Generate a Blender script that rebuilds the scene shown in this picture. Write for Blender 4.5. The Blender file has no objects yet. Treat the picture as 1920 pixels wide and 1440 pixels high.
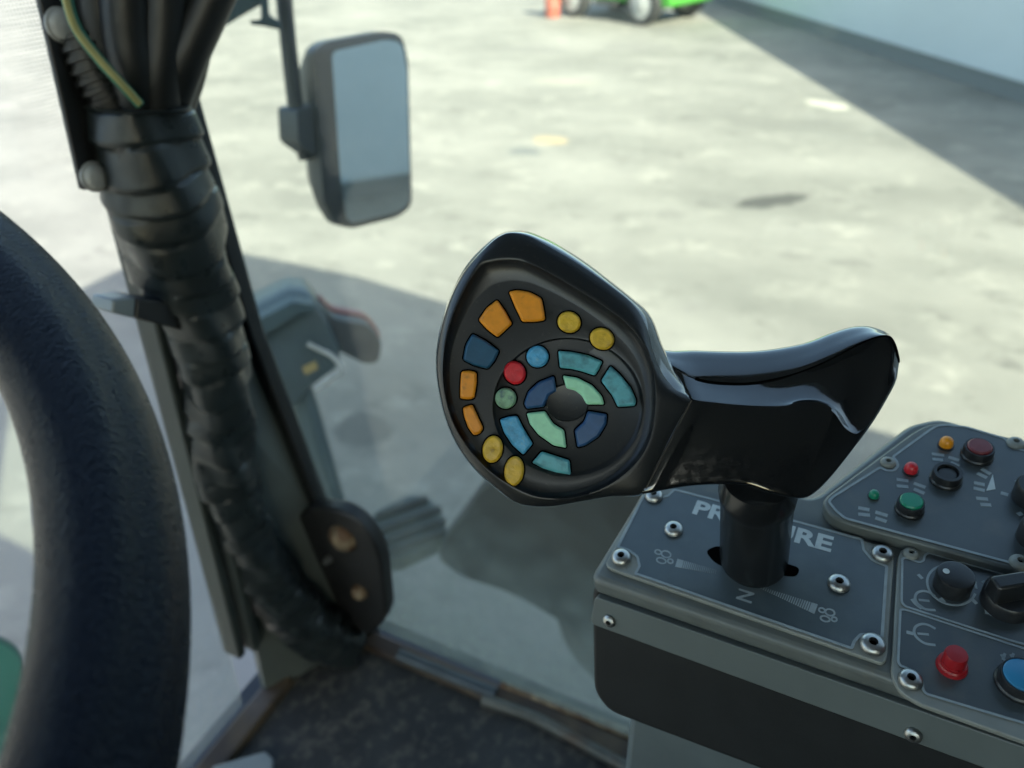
import bpy, math, random
from mathutils import Vector, Matrix
random.seed(7)
R = math.radians
sc = bpy.context.scene
COL = sc.collection

# ------------------------------------------------------------------ camera
FPX = 1330.0                         # focal length in photo pixels (1920 wide)
CAM = Vector((0, 0, 2.4))
_dn = Vector((.0677, 1.43, 1.0)).normalized()      # world down seen in camera axes (x right, y down, z forward)
_up = -_dn
_h = (Vector((0, 0, 1)) - Vector((0, 0, 1)).dot(_up) * _up).normalized()
_r = Vector((_dn.y * _h.z - _dn.z * _h.y, _dn.z * _h.x - _dn.x * _h.z, _dn.x * _h.y - _dn.y * _h.x))
if _r.x < 0: _r = -_r
_a = R(27.5)
_X = math.cos(_a) * _h + math.sin(_a) * _r          # vehicle right
_Y = math.sin(_a) * _h - math.cos(_a) * _r          # vehicle forward
M3 = Matrix((_X, _Y, _up))                          # camera axes -> world
cam = bpy.data.cameras.new('camera'); camo = bpy.data.objects.new('camera', cam); COL.objects.link(camo)
cr, cd, cf = M3 @ Vector((1, 0, 0)), M3 @ Vector((0, 1, 0)), M3 @ Vector((0, 0, 1))
camo.matrix_world = Matrix(((cr.x, -cd.x, -cf.x, CAM.x), (cr.y, -cd.y, -cf.y, CAM.y), (cr.z, -cd.z, -cf.z, CAM.z), (0, 0, 0, 1)))
cam.sensor_width = 36; cam.lens = FPX / 1920 * 36; cam.clip_start = .02; cam.clip_end = 600
cam.dof.use_dof = True; cam.dof.focus_distance = .318; cam.dof.aperture_fstop = 6.6
sc.camera = camo

# ------------------------------------------------------------------ world, sun, exposure
SUN_AZ, SUN_EL = R(233), R(32)                      # direction towards the sun, from +X counter-clockwise
w = bpy.data.worlds.new('World'); sc.world = w; w.use_nodes = True
nt = w.node_tree; bg = nt.nodes['Background']
sky = nt.nodes.new('ShaderNodeTexSky'); sky.sky_type = 'NISHITA'; sky.sun_disc = False
sky.sun_elevation = SUN_EL; sky.sun_rotation = R(90) - SUN_AZ
nt.links.new(sky.outputs[0], bg.inputs[0]); bg.inputs[1].default_value = .15; sky.dust_density = 2.4; sky.air_density = 1.0; sky.ozone_density = 1.3
sl = bpy.data.lights.new('sun', 'SUN'); sl.energy = 4.6; sl.angle = R(.5); sl.color = (1, .965, .90)
so = bpy.data.objects.new('sun', sl); COL.objects.link(so)
sd = Vector((math.cos(SUN_EL) * math.cos(SUN_AZ), math.cos(SUN_EL) * math.sin(SUN_AZ), math.sin(SUN_EL)))
so.rotation_euler = sd.to_track_quat('Z', 'Y').to_euler(); so.location = sd * 40
sc.view_settings.view_transform = 'Standard'; sc.view_settings.look = 'None'
sc.view_settings.gamma = 1; sc.view_settings.use_curve_mapping = False
sc.view_settings.exposure = 2.1
sc.render.engine = 'CYCLES'
sc.cycles.max_bounces = 10; sc.cycles.transparent_max_bounces = 16; sc.cycles.sample_clamp_indirect = 6
sc.cycles.use_denoising = True

# ------------------------------------------------------------------ measuring helpers
def ray(px, py): return (M3 @ Vector((px - 960, py - 720, FPX))).normalized()
def dist(px, py, t): return CAM + ray(px, py) * t
def onpl(px, py, p0, n):
    d = ray(px, py); return CAM + d * ((p0 - CAM).dot(n) / d.dot(n))
def onz(px, py, z): return onpl(px, py, Vector((0, 0, z)), Vector((0, 0, 1)))
def onx(px, py, x): return onpl(px, py, Vector((x, 0, 0)), Vector((1, 0, 0)))
def ony(px, py, y): return onpl(px, py, Vector((0, y, 0)), Vector((0, 1, 0)))

# ------------------------------------------------------------------ materials
def mat(name, col, rough=.5, metal=0, var=0, vscale=60, bump=0, bscale=300, spec=.5, coat=0, dirt=None, dscale=40, dlo=.55, dhi=.75, damt=1, rvar=0):
    m = bpy.data.materials.new(name); m.use_nodes = True
    t = m.node_tree; p = t.nodes['Principled BSDF']; L = t.links.new
    p.inputs['Base Color'].default_value = (*col, 1); p.inputs['Roughness'].default_value = rough
    p.inputs['Metallic'].default_value = metal; p.inputs['Specular IOR Level'].default_value = spec
    p.inputs['Coat Weight'].default_value = coat; p.inputs['Coat Roughness'].default_value = .04
    g = t.nodes.new('ShaderNodeNewGeometry')
    def noise(s, d=4):
        n = t.nodes.new('ShaderNodeTexNoise'); n.inputs['Scale'].default_value = s; n.inputs['Detail'].default_value = d
        L(g.outputs['Position'], n.inputs['Vector']); return n
    cur = None
    if var:
        n = noise(vscale); r = t.nodes.new('ShaderNodeMapRange')
        r.inputs[1].default_value = .3; r.inputs[2].default_value = .7; r.inputs[3].default_value = 1 - var; r.inputs[4].default_value = 1 + var
        L(n.outputs['Fac'], r.inputs[0])
        mx = t.nodes.new('ShaderNodeMix'); mx.data_type = 'RGBA'; mx.blend_type = 'MULTIPLY'; mx.inputs[0].default_value = 1
        mx.inputs[6].default_value = (*col, 1); L(r.outputs[0], mx.inputs[7]); cur = mx.outputs[2]
    if dirt:
        n = noise(dscale, 8); r = t.nodes.new('ShaderNodeMapRange')
        r.inputs[1].default_value = dlo; r.inputs[2].default_value = dhi; r.inputs[4].default_value = damt; L(n.outputs['Fac'], r.inputs[0])
        mx = t.nodes.new('ShaderNodeMix'); mx.data_type = 'RGBA'; L(r.outputs[0], mx.inputs[0])
        if cur: L(cur, mx.inputs[6])
        else: mx.inputs[6].default_value = (*col, 1)
        mx.inputs[7].default_value = (*dirt, 1); cur = mx.outputs[2]
    if cur: L(cur, p.inputs['Base Color'])
    if rvar:
        n = noise(vscale * 2.3, 6); r = t.nodes.new('ShaderNodeMapRange')
        r.inputs[1].default_value = .3; r.inputs[2].default_value = .7; r.inputs[3].default_value = max(0, rough - rvar); r.inputs[4].default_value = rough + rvar
        L(n.outputs['Fac'], r.inputs[0]); L(r.outputs[0], p.inputs['Roughness'])
    if bump:
        n = noise(bscale, 3); b = t.nodes.new('ShaderNodeBump'); b.inputs['Strength'].default_value = bump; b.inputs['Distance'].default_value = .001
        L(n.outputs['Fac'], b.inputs['Height']); L(b.outputs[0], p.inputs['Normal'])
    return m

MT = {}
MT['gloss'] = mat('gloss_black_plastic', (.006, .007, .008), .10, spec=.9, coat=.7, bump=.012, bscale=900, rvar=.05, vscale=120)
MT['face'] = mat('satin_black_plastic', (.012, .0138, .0152), .36, spec=.5, dirt=(.07, .062, .05), dscale=520, dlo=.62, dhi=.76, damt=.45, bump=.05, bscale=1500)
MT['shell'] = mat('shell_black_plastic', (.007, .008, .009), .16, spec=.9, coat=.8, bump=.02, bscale=1200, rvar=.06, vscale=160)
MT['seam'] = mat('dusty_seam', (.06, .05, .04), .8)
MT['orange'] = mat('orange_button', (.74, .27, .012), .38, var=.08, vscale=300, bump=.06, bscale=900, dirt=(.25, .10, .02), dscale=260, dlo=.62, dhi=.8, damt=.6)
MT['yellow'] = mat('yellow_button', (.62, .39, .03), .4, var=.15, vscale=260, bump=.7, bscale=210, dirt=(.2, .12, .02), dscale=300, dlo=.58, dhi=.75, damt=.7)
MT['navy'] = mat('navy_button', (.014, .075, .14), .34, var=.15, vscale=200, bump=.06, bscale=900)
MT['navy2'] = mat('navy_button_inner', (.022, .075, .18), .4, var=.15, vscale=220, bump=.12, bscale=300)
MT['teal'] = mat('teal_button_worn', (.10, .36, .41), .45, var=.1, vscale=200, bump=.18, bscale=500, dirt=(.035, .11, .12), dscale=170, dlo=.48, dhi=.68, damt=.8)
MT['sky'] = mat('blue_button_worn', (.07, .33, .55), .45, var=.2, vscale=350, bump=.5, bscale=420, dirt=(.2, .4, .5), dscale=420, dlo=.56, dhi=.72, damt=.7)
MT['red'] = mat('red_button', (.58, .014, .022), .4, var=.15, vscale=300, bump=.3, bscale=300)
MT['sage'] = mat('sage_button_worn', (.2, .36, .22), .45, var=.25, vscale=350, bump=.5, bscale=400, dirt=(.08, .15, .16), dscale=300, dlo=.5, dhi=.65, damt=.9)
MT['mint'] = mat('mint_button', (.34, .70, .46), .45, var=.08, vscale=300, bump=.08, bscale=700)
MT['shaft'] = mat('black_shaft', (.009, .010, .011), .25, spec=.5)
MT['void'] = mat('opening_shade', (.002, .002, .002), .9, spec=0)  # near-black colour stands in for the shade inside gaps and openings
MT['cgrey'] = mat('console_paint', (.11, .12, .112), .38, var=.10, vscale=60, bump=.03, bscale=600, dirt=(.16, .14, .10), dscale=70, dlo=.62, dhi=.8, damt=.6)
MT['trim'] = mat('trim_paint', (.10, .115, .11), .34, var=.05, vscale=40, bump=.04, bscale=500)
MT['cblack'] = mat('console_black', (.011, .012, .012), .5, spec=.3, var=.15, vscale=60, bump=.12, bscale=900)
MT['plate'] = mat('plate_metal', (.20, .21, .19), .42, var=.08, vscale=90, dirt=(.24, .19, .12), dscale=80, dlo=.6, dhi=.8, damt=.6)
MT['film'] = mat('panel_film_blue', (.052, .070, .079), .30, spec=.9, var=.07, vscale=110, bump=.05, bscale=1400, dirt=(.075, .095, .10), dscale=120, dlo=.5, dhi=.8, damt=.6)
MT['film2'] = mat('panel_film_grey', (.042, .053, .057), .32, spec=.8, var=.07, vscale=110, bump=.05, bscale=1400, dirt=(.08, .08, .07), dscale=70, dlo=.55, dhi=.8, damt=.6)
MT['line'] = mat('printed_line', (.25, .29, .30), .5, var=.12, vscale=200)
MT['line2'] = mat('printed_letter', (.44, .49, .49), .5, var=.12, vscale=200)
MT['steel'] = mat('zinc_screw', (.42, .42, .40), .38, 1, bump=.05, bscale=900, rvar=.06, vscale=300)
MT['rust'] = mat('rusty_bolt', (.20, .15, .09), .6, .3, var=.35, vscale=80, dirt=(.10, .05, .02), dscale=60, dlo=.45, dhi=.6)
MT['knob'] = mat('knob_black', (.014, .015, .016), .35, bump=.05, bscale=900)
MT['lamp_green'] = mat('green_lens', (.008, .20, .115), .3)
MT['lamp_red'] = mat('red_lens', (.52, .02, .03), .3)
MT['lamp_orange'] = mat('orange_lens', (.70, .26, .01), .3)
MT['dred'] = mat('dark_red_cap', (.14, .022, .026), .45)
MT['bred'] = mat('red_push_cap', (.28, .008, .012), .32)
MT['bblue'] = mat('blue_push_cap', (.02, .17, .32), .4)
MT['leather'] = mat('wheel_leather', (.003, .0055, .012), .24, spec=.13, bump=.9, bscale=1000, rvar=.06, vscale=100)  # blue tint stands in for sky reflected on the rim
MT['sleeve'] = mat('tape_sleeve', (.013, .018, .019), .36, var=.25, vscale=30, bump=.2, bscale=120, rvar=.12)
MT['hose'] = mat('black_hose', (.008, .009, .009), .45, var=.2, vscale=50)
MT['wire'] = mat('wire_green', (.02, .12, .07), .5)
MT['wirey'] = mat('wire_yellow', (.30, .28, .10), .5)
MT['pillar'] = mat('pillar_paint', (.085, .10, .092), .5, var=.12, vscale=20, bump=.08, bscale=300)
MT['framep'] = mat('frame_paint', (.03, .038, .035), .5, var=.12, vscale=20)
MT['seal'] = mat('rubber_seal', (.008, .009, .009), .6)
MT['bracket'] = mat('bracket_black', (.012, .012, .012), .5, var=.3, vscale=40, bump=.1, bscale=200)
MT['clampl'] = mat('clamp_steel', (.20, .22, .22), .45, .3)
MT['washer'] = mat('washer_plastic', (.36, .36, .34), .45, var=.2, vscale=80)
MT['mat'] = mat('floor_mat_rubber', (.020, .022, .022), .75, var=.35, vscale=14, bump=.9, bscale=130, dirt=(.075, .068, .055), dscale=75, dlo=.48, dhi=.72, damt=.9)
MT['sill'] = mat('rusty_sill', (.07, .048, .026), .6, var=.4, vscale=18, dirt=(.035, .022, .015), dscale=14, dlo=.45, dhi=.65)
MT['rodb'] = mat('rod_bluegrey', (.05, .065, .075), .45, .2, var=.2, vscale=30)
MT['rodl'] = mat('rod_pale', (.10, .10, .085), .5, .2, var=.3, vscale=25, dirt=(.08, .05, .03), dscale=20, dlo=.5, dhi=.7)
MT['postg'] = mat('post_greygreen', (.10, .12, .12), .45, var=.1, vscale=20)
MT['mirrorh'] = mat('mirror_housing', (.020, .024, .028), .5, var=.1, vscale=20)
MT['lampb'] = mat('lamp_housing', (.032, .050, .056), .42, var=.15, vscale=12)
MT['steelb'] = mat('post_blue', (.028, .052, .060), .5, var=.1, vscale=10)
MT['amber'] = mat('amber_lens', (.20, .055, .045), .4)
MT['yellowst'] = mat('yellow_sticker', (.28, .20, .07), .6)
MT['fender'] = mat('fender_plastic', (.006, .012, .018), .6, var=.3, vscale=6)
MT['rubber'] = mat('rubber_step', (.05, .065, .065), .7, var=.2, vscale=8)
MT['greenp'] = mat('green_paint', (.004, .038, .036), .5, var=.08, vscale=3)
MT['lgreen'] = mat('loader_green', (.05, .25, .03), .5, var=.05, vscale=2)
MT['tyre'] = mat('tyre_rubber', (.02, .021, .021), .8)
MT['rim'] = mat('wheel_rim', (.30, .31, .30), .5)
MT['drum'] = mat('rust_red', (.30, .08, .05), .6, var=.2, vscale=3)
MT['wall'] = mat('wall_panel', (.50, .55, .57), .6, var=.03, vscale=.6)
MT['plinth'] = mat('wall_plinth', (.16, .17, .17), .8)
MT['roofp'] = mat('roof_liner', (.13, .14, .15), .7)
MT['dark'] = mat('cab_trim_dark', (.008, .009, .010), .6)
mm = bpy.data.materials.new('mirror_glass'); mm.use_nodes = True
p = mm.node_tree.nodes['Principled BSDF']; p.inputs['Metallic'].default_value = 1; p.inputs['Roughness'].default_value = .04; p.inputs['Base Color'].default_value = (.62, .70, .72, 1)
MT['mglass'] = mm

def glass(name, tint, dirt_bottom, dirt_top, zb, zt, dcol, frit=None):
    m = bpy.data.materials.new(name); m.use_nodes = True
    t = m.node_tree; t.nodes.remove(t.nodes['Principled BSDF']); L = t.links.new; N = t.nodes.new
    out = t.nodes['Material Output']
    tr = N('ShaderNodeBsdfTransparent'); tr.inputs[0].default_value = (*tint, 1)
    gl = N('ShaderNodeBsdfGlossy'); gl.inputs['Roughness'].default_value = .01
    gg = N('ShaderNodeNewGeometry'); dp = N('ShaderNodeVectorMath'); dp.operation = 'DOT_PRODUCT'; L(gg.outputs['Normal'], dp.inputs[0]); L(gg.outputs['Incoming'], dp.inputs[1])
    def mth(op, a, b=None):
        x = N('ShaderNodeMath'); x.operation = op
        for k_, v_ in enumerate((a, b)):
            if v_ is None: continue
            if isinstance(v_, (int, float)): x.inputs[k_].default_value = v_
            else: L(v_, x.inputs[k_])
        return x.outputs[0]
    fr = mth('ADD', mth('MULTIPLY', mth('POWER', mth('SUBTRACT', 1, mth('ABSOLUTE', dp.outputs['Value'])), 5), .9), .035)   # Schlick, the same from both sides of the pane
    m1 = N('ShaderNodeMixShader'); L(fr, m1.inputs[0]); L(tr.outputs[0], m1.inputs[1]); L(gl.outputs[0], m1.inputs[2])
    df = N('ShaderNodeBsdfDiffuse'); df.inputs[0].default_value = (*dcol, 1)
    tl = N('ShaderNodeBsdfTranslucent'); tl.inputs[0].default_value = (*dcol, 1)
    dd = N('ShaderNodeMixShader'); dd.inputs[0].default_value = .5; L(df.outputs[0], dd.inputs[1]); L(tl.outputs[0], dd.inputs[2])
    g = N('ShaderNodeNewGeometry'); sp = N('ShaderNodeSeparateXYZ'); L(g.outputs['Position'], sp.inputs[0])
    mr = N('ShaderNodeMapRange'); mr.interpolation_type = 'SMOOTHSTEP'
    mr.inputs[1].default_value = zb; mr.inputs[2].default_value = zt; mr.inputs[3].default_value = dirt_bottom; mr.inputs[4].default_value = dirt_top
    L(sp.outputs[2], mr.inputs[0])
    no = N('ShaderNodeTexNoise'); no.inputs['Scale'].default_value = 26; no.inputs['Detail'].default_value = 9; no.inputs['Roughness'].default_value = .65; L(g.outputs['Position'], no.inputs['Vector'])
    nr = N('ShaderNodeMapRange'); nr.inputs[1].default_value = .32; nr.inputs[2].default_value = .7; nr.inputs[3].default_value = .45; nr.inputs[4].default_value = 1.4; L(no.outputs['Fac'], nr.inputs[0])
    mu = N('ShaderNodeMath'); mu.operation = 'MULTIPLY'; mu.use_clamp = True; L(mr.outputs[0], mu.inputs[0]); L(nr.outputs[0], mu.inputs[1])
    m2 = N('ShaderNodeMixShader'); L(mu.outputs[0], m2.inputs[0]); L(m1.outputs[0], m2.inputs[1]); L(dd.outputs[0], m2.inputs[2])
    last = m2
    if frit:
        axis, lo, hi = frit                                    # black enamel dots that thin out away from the pillar
        f = N('ShaderNodeMapRange'); f.inputs[1].default_value = lo; f.inputs[2].default_value = hi; f.inputs[3].default_value = .5; f.inputs[4].default_value = .0
        L(sp.outputs[axis], f.inputs[0])
        vo = N('ShaderNodeTexVoronoi'); vo.inputs['Scale'].default_value = 330; vo.inputs['Randomness'].default_value = 0; L(g.outputs['Position'], vo.inputs['Vector'])
        lt = N('ShaderNodeMath'); lt.operation = 'LESS_THAN'; L(vo.outputs['Distance'], lt.inputs[0]); L(f.outputs[0], lt.inputs[1])
        bk = N('ShaderNodeBsdfDiffuse'); bk.inputs[0].default_value = (.01, .01, .01, 1)
        m3 = N('ShaderNodeMixShader'); L(lt.outputs[0], m3.inputs[0]); L(m2.outputs[0], m3.inputs[1]); L(bk.outputs[0], m3.inputs[2]); last = m3
    L(last.outputs[0], out.inputs[0]); return m

def ground_mat():
    m = bpy.data.materials.new('yard_concrete'); m.use_nodes = True
    t = m.node_tree; p = t.nodes['Principled BSDF']; L = t.links.new; N = t.nodes.new
    p.inputs['Roughness'].default_value = .85; p.inputs['Specular IOR Level'].default_value = .2
    g = N('ShaderNodeNewGeometry')
    def nz(s, d, sx=1, rough=.6):
        mp = N('ShaderNodeMapping'); mp.inputs['Scale'].default_value = (1, sx, 1); mp.inputs['Rotation'].default_value = (0, 0, .5); L(g.outputs['Position'], mp.inputs['Vector'])
        n = N('ShaderNodeTexNoise'); n.inputs['Scale'].default_value = s; n.inputs['Detail'].default_value = d; n.inputs['Roughness'].default_value = rough; L(mp.outputs[0], n.inputs['Vector']); return n
    def ramp(n, a, b):
        r = N('ShaderNodeMapRange'); r.inputs[1].default_value = a; r.inputs[2].default_value = b; L(n.outputs['Fac'], r.inputs[0]); return r.outputs[0]
    def mix(f, a, b):
        x = N('ShaderNodeMix'); x.data_type = 'RGBA'
        if isinstance(f, float): x.inputs[0].default_value = f
        else: L(f, x.inputs[0])
        for s, v in ((6, a), (7, b)):
            if isinstance(v, tuple): x.inputs[s].default_value = (*v, 1)
            else: L(v, x.inputs[s])
        return x.outputs[2]
    c = mix(ramp(nz(.7, 6, .6), .36, .66), (.165, .162, .142), (.245, .238, .208))
    c = mix(ramp(nz(2.2, 8, .85, .7), .54, .76), c, (.32, .31, .265))
    c = mix(ramp(nz(1.3, 8, .75, .72), .58, .74), c, (.115, .112, .10))
    c = mix(ramp(nz(4, 7, .6, .7), .58, .74), c, (.10, .098, .088))
    for (xa, ya, xb, yb, ry, col, amt) in STAINS_AND_SUN:
        qa, qb = onz(xa, ya, 0), onz(xb, yb, 0); q = (qa + qb) / 2; rx = (qb - qa).length / 2; rot = math.atan2(qb.y - qa.y, qb.x - qa.x)
        mp = N('ShaderNodeMapping'); mp.vector_type = 'TEXTURE'; mp.inputs['Location'].default_value = q; mp.inputs['Rotation'].default_value = (0, 0, rot); mp.inputs['Scale'].default_value = (rx, ry, 1)
        wn = nz(3.5, 4); ad = N('ShaderNodeVectorMath'); ad.operation = 'MULTIPLY_ADD'; L(wn.outputs['Color'], ad.inputs[0]); ad.inputs[1].default_value = (.28, .28, 0); L(g.outputs['Position'], ad.inputs[2])
        sb = N('ShaderNodeVectorMath'); sb.operation = 'SUBTRACT'; L(ad.outputs[0], sb.inputs[0]); sb.inputs[1].default_value = (.14, .14, 0)
        L(sb.outputs[0], mp.inputs['Vector'])
        ln = N('ShaderNodeVectorMath'); ln.operation = 'LENGTH'; L(mp.outputs[0], ln.inputs[0])
        r = N('ShaderNodeMapRange'); r.inputs[1].default_value = .8; r.inputs[2].default_value = 1.1; r.inputs[3].default_value = amt; r.inputs[4].default_value = 0; L(ln.outputs['Value'], r.inputs[0])
        c = mix(r.outputs[0], c, col)
    L(c, p.inputs['Base Color']); return m

# ------------------------------------------------------------------ mesh helpers
def root_of(o):
    while o.parent: o = o.parent
    return o
def obj(name, verts, faces, m, parent=None, smooth=None, bevel=0, seg=2, mats=None, fmat=None):
    off = root_of(parent).location if parent else Vector((0, 0, 0))
    me = bpy.data.meshes.new(name)
    me.from_pydata([tuple(Vector(v) - off) for v in verts], [], faces); me.validate()
    import bmesh
    bm = bmesh.new(); bm.from_mesh(me); bmesh.ops.recalc_face_normals(bm, faces=bm.faces); bm.to_mesh(me); bm.free()
    o = bpy.data.objects.new(name, me); COL.objects.link(o)
    for mm_ in (mats or [m]): me.materials.append(MT[mm_])
    if fmat:
        for f, i in zip(me.polygons, fmat): f.material_index = i
    if parent: o.parent = parent
    if smooth is not None:
        for f in me.polygons: f.use_smooth = True
        try: me.set_sharp_from_angle(angle=R(smooth))
        except Exception: pass
    if bevel:
        b = o.modifiers.new('bevel', 'BEVEL'); b.width = bevel; b.segments = seg; b.limit_method = 'ANGLE'; b.angle_limit = R(35); b.harden_normals = False
        if smooth is None:
            for f in me.polygons: f.use_smooth = True
            try: me.set_sharp_from_angle(angle=R(45))
            except Exception: pass
    return o
def thing(name, label, cat, loc, group=None):
    o = bpy.data.objects.new(name, None); COL.objects.link(o); o.location = loc; o.empty_display_size = .05
    o['label'] = label; o['category'] = cat
    if group: o['group'] = group
    return o
def prism(a, b):
    n = len(a); v = list(a) + list(b)
    f = [tuple(range(n))[::-1], tuple(range(n, 2 * n))] + [(i, (i + 1) % n, n + (i + 1) % n, n + i) for i in range(n)]
    return v, f
def loft(rings, cap0=True, cap1=True, closed=True):
    n = len(rings[0]); v = [p for r in rings for p in r]; f = []
    for k in range(len(rings) - 1):
        for i in range(n if closed else n - 1):
            j = (i + 1) % n; f.append((k * n + i, k * n + j, (k + 1) * n + j, (k + 1) * n + i))
    if cap0: f.append(tuple(range(n))[::-1])
    if cap1: f.append(tuple(range((len(rings) - 1) * n, len(rings) * n)))
    return v, f
def merge(*ms):
    V, F = [], []
    for v, f in ms:
        k = len(V); V += list(v); F += [tuple(i + k for i in q) for q in f]
    return V, F
def frame(n):
    n = n.normalized(); a = Vector((0, 0, 1)) if abs(n.z) < .9 else Vector((1, 0, 0))
    x = a.cross(n).normalized(); return x, n.cross(x), n
def lathe(c, n, prof, N=32, cap0=True, cap1=True):
    x, y, n = frame(n)
    return loft([[c + n * h + (x * math.cos(2 * math.pi * i / N) + y * math.sin(2 * math.pi * i / N)) * max(r, 1e-5) for i in range(N)] for r, h in prof], cap0, cap1)
def cr(p0, p1, p2, p3, t):
    t2, t3 = t * t, t * t * t
    return .5 * ((2 * p1) + (p2 - p0) * t + (2 * p0 - 5 * p1 + 4 * p2 - p3) * t2 + (3 * p1 - p0 - 3 * p2 + p3) * t3)
def spline(pts, k=8, closed=False):
    pts = [Vector(p) for p in pts]; n = len(pts); out = []
    for i in range(n if closed else n - 1):
        g = (lambda j: pts[j % n]) if closed else (lambda j: pts[min(max(j, 0), n - 1)])
        for s in range(k): out.append(cr(g(i - 1), g(i), g(i + 1), g(i + 2), s / k))
    if not closed: out.append(pts[-1])
    return out
def tube(path, rad, N=14, caps=True):
    rings = []; n = len(path); prev = None
    for i, p in enumerate(path):
        t = (path[min(i + 1, n - 1)] - path[max(i - 1, 0)]).normalized()
        if prev is None: x = frame(t)[0]
        else: x = (prev - t * prev.dot(t)).normalized()
        prev = x; y = t.cross(x); r = rad[i] if hasattr(rad, '__len__') else rad
        rings.append([p + (x * math.cos(2 * math.pi * a / N) + y * math.sin(2 * math.pi * a / N)) * r for a in range(N)])
    return loft(rings, caps, caps)
def box(x0, x1, y0, y1, z0, z1):
    return prism([Vector((x0, y0, z0)), Vector((x1, y0, z0)), Vector((x1, y1, z0)), Vector((x0, y1, z0))], [Vector((x0, y0, z1)), Vector((x1, y0, z1)), Vector((x1, y1, z1)), Vector((x0, y1, z1))])
def roundpoly(pts, r, k=4):
    """2D polygon with its corners cut round (r in the same units)."""
    out = []; n = len(pts)
    for i in range(n):
        a, b, c = Vector(pts[i - 1]), Vector(pts[i]), Vector(pts[(i + 1) % n])
        u, v = (a - b), (c - b); rr = min(r, u.length * .45, v.length * .45)
        p, q = b + u.normalized() * rr, b + v.normalized() * rr
        for s in range(k + 1):
            t = s / k; out.append(p * (1 - t) ** 2 + b * 2 * t * (1 - t) + q * t * t)
    return out
def inset(pts, d):
    n = len(pts); A = sum(pts[i].x * pts[(i + 1) % n].y - pts[(i + 1) % n].x * pts[i].y for i in range(n))
    s = 1 if A > 0 else -1; out = []
    for i in range(n):
        a, b, c = pts[i - 1], pts[i], pts[(i + 1) % n]
        e1 = (b - a); e2 = (c - b)
        if e1.length < 1e-9: e1 = e2
        if e2.length < 1e-9: e2 = e1
        e1 = e1.normalized(); e2 = e2.normalized()
        nn = Vector((-e1.y - e2.y, e1.x + e2.x))
        if nn.length < 1e-6: nn = Vector((-e1.y, e1.x))
        nn.normalize(); k = max(.5, nn.dot(Vector((-e1.y, e1.x))))
        out.append(b + nn * (s * d / k))
    return out
def ribbon(pts, wd, h0, h1, f, closed=False):
    """flat printed stroke in a panel's plane: pts 2D, f(x, y, h) -> 3D"""
    pts = [Vector(p) for p in pts]; n = len(pts); L_, R_ = [], []
    for i in range(n):
        a = pts[i - 1] if (closed or i > 0) else pts[i]; c = pts[(i + 1) % n] if (closed or i < n - 1) else pts[i]
        t = (c - a).normalized(); nn = Vector((-t.y, t.x)) * wd / 2
        L_.append(pts[i] + nn); R_.append(pts[i] - nn)
    rings = [[f(l.x, l.y, h0), f(r.x, r.y, h0), f(r.x, r.y, h1), f(l.x, l.y, h1)] for l, r in zip(L_, R_)]
    if closed: rings.append(rings[0])
    return loft(rings, not closed, not closed)

# ------------------------------------------------------------------ ground and the yard
STAINS_AND_SUN = [(1378, 388, 1515, 366, .13, (.055, .055, .05), .85), (632, 822, 735, 786, .16, (.10, .10, .09), .85), (1450, 472, 1530, 486, .09, (.15, .145, .13), .6),
          (1552, 490, 1632, 494, .08, (.15, .145, .13), .6), (1005, 258, 1062, 268, .16, (.40, .30, .16), .6), (955, 282, 1018, 286, .13, (.11, .12, .12), .65),
          (1508, 186, 1595, 206, .16, (.48, .46, .38), .7), (1000, 150, 1120, 158, .22, (.34, .32, .24), .3), (1130, 82, 1260, 92, .5, (.17, .165, .15), .5),  # first patch here is a sunlit spot painted into the ground colour
          (790, 474, 850, 466, .12, (.15, .145, .13), .5), (1235, 408, 1285, 402, .12, (.16, .155, .14), .5), (940, 88, 1060, 96, .35, (.17, .165, .15), .5),
          (1290, 560, 1310, 585, .10, (.17, .165, .15), .45), (1700, 690, 1780, 712, .12, (.16, .155, .14), .4), (1010, 470, 1090, 455, .12, (.17, .165, .15), .4)]
MT['ground'] = ground_mat()
S = 220
g = obj('ground', [(-S, -S, 0), (S, -S, 0), (S, S, 0), (-S, S, 0)], [(0, 1, 2, 3)], 'ground'); g['kind'] = 'structure'

b0, b1 = onz(1330, 0, 0), onz(1920, 195, 0)
dw = (b1 - b0).normalized(); nw = Vector((-dw.y, dw.x, 0))
if nw.dot(CAM - b0) < 0: nw = -nw
bl = thing('building', 'pale blue grey building wall at the edge of the yard', 'building', b0 + dw * 8)
def wallslab(s0, s1, z0, h0, h1, off, th):
    a = b0 + dw * s0 - nw * off; b = b0 + dw * s1 - nw * off
    def q(p, z): return Vector((p.x, p.y, z))
    return prism([q(a, z0), q(b, z0), q(b, h1), q(a, h0)], [q(a - nw * th, z0), q(b - nw * th, z0), q(b - nw * th, h1), q(a - nw * th, h0)])
obj('wall', *wallslab(-1, 30, .22, .80, 6.26, 0, .3), 'wall', bl)  # unseen sloping top is shaped to set the width of its shadow
obj('plinth', *wallslab(-1, 30, 0, .22, .22, .03, .25), 'plinth', bl)

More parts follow.
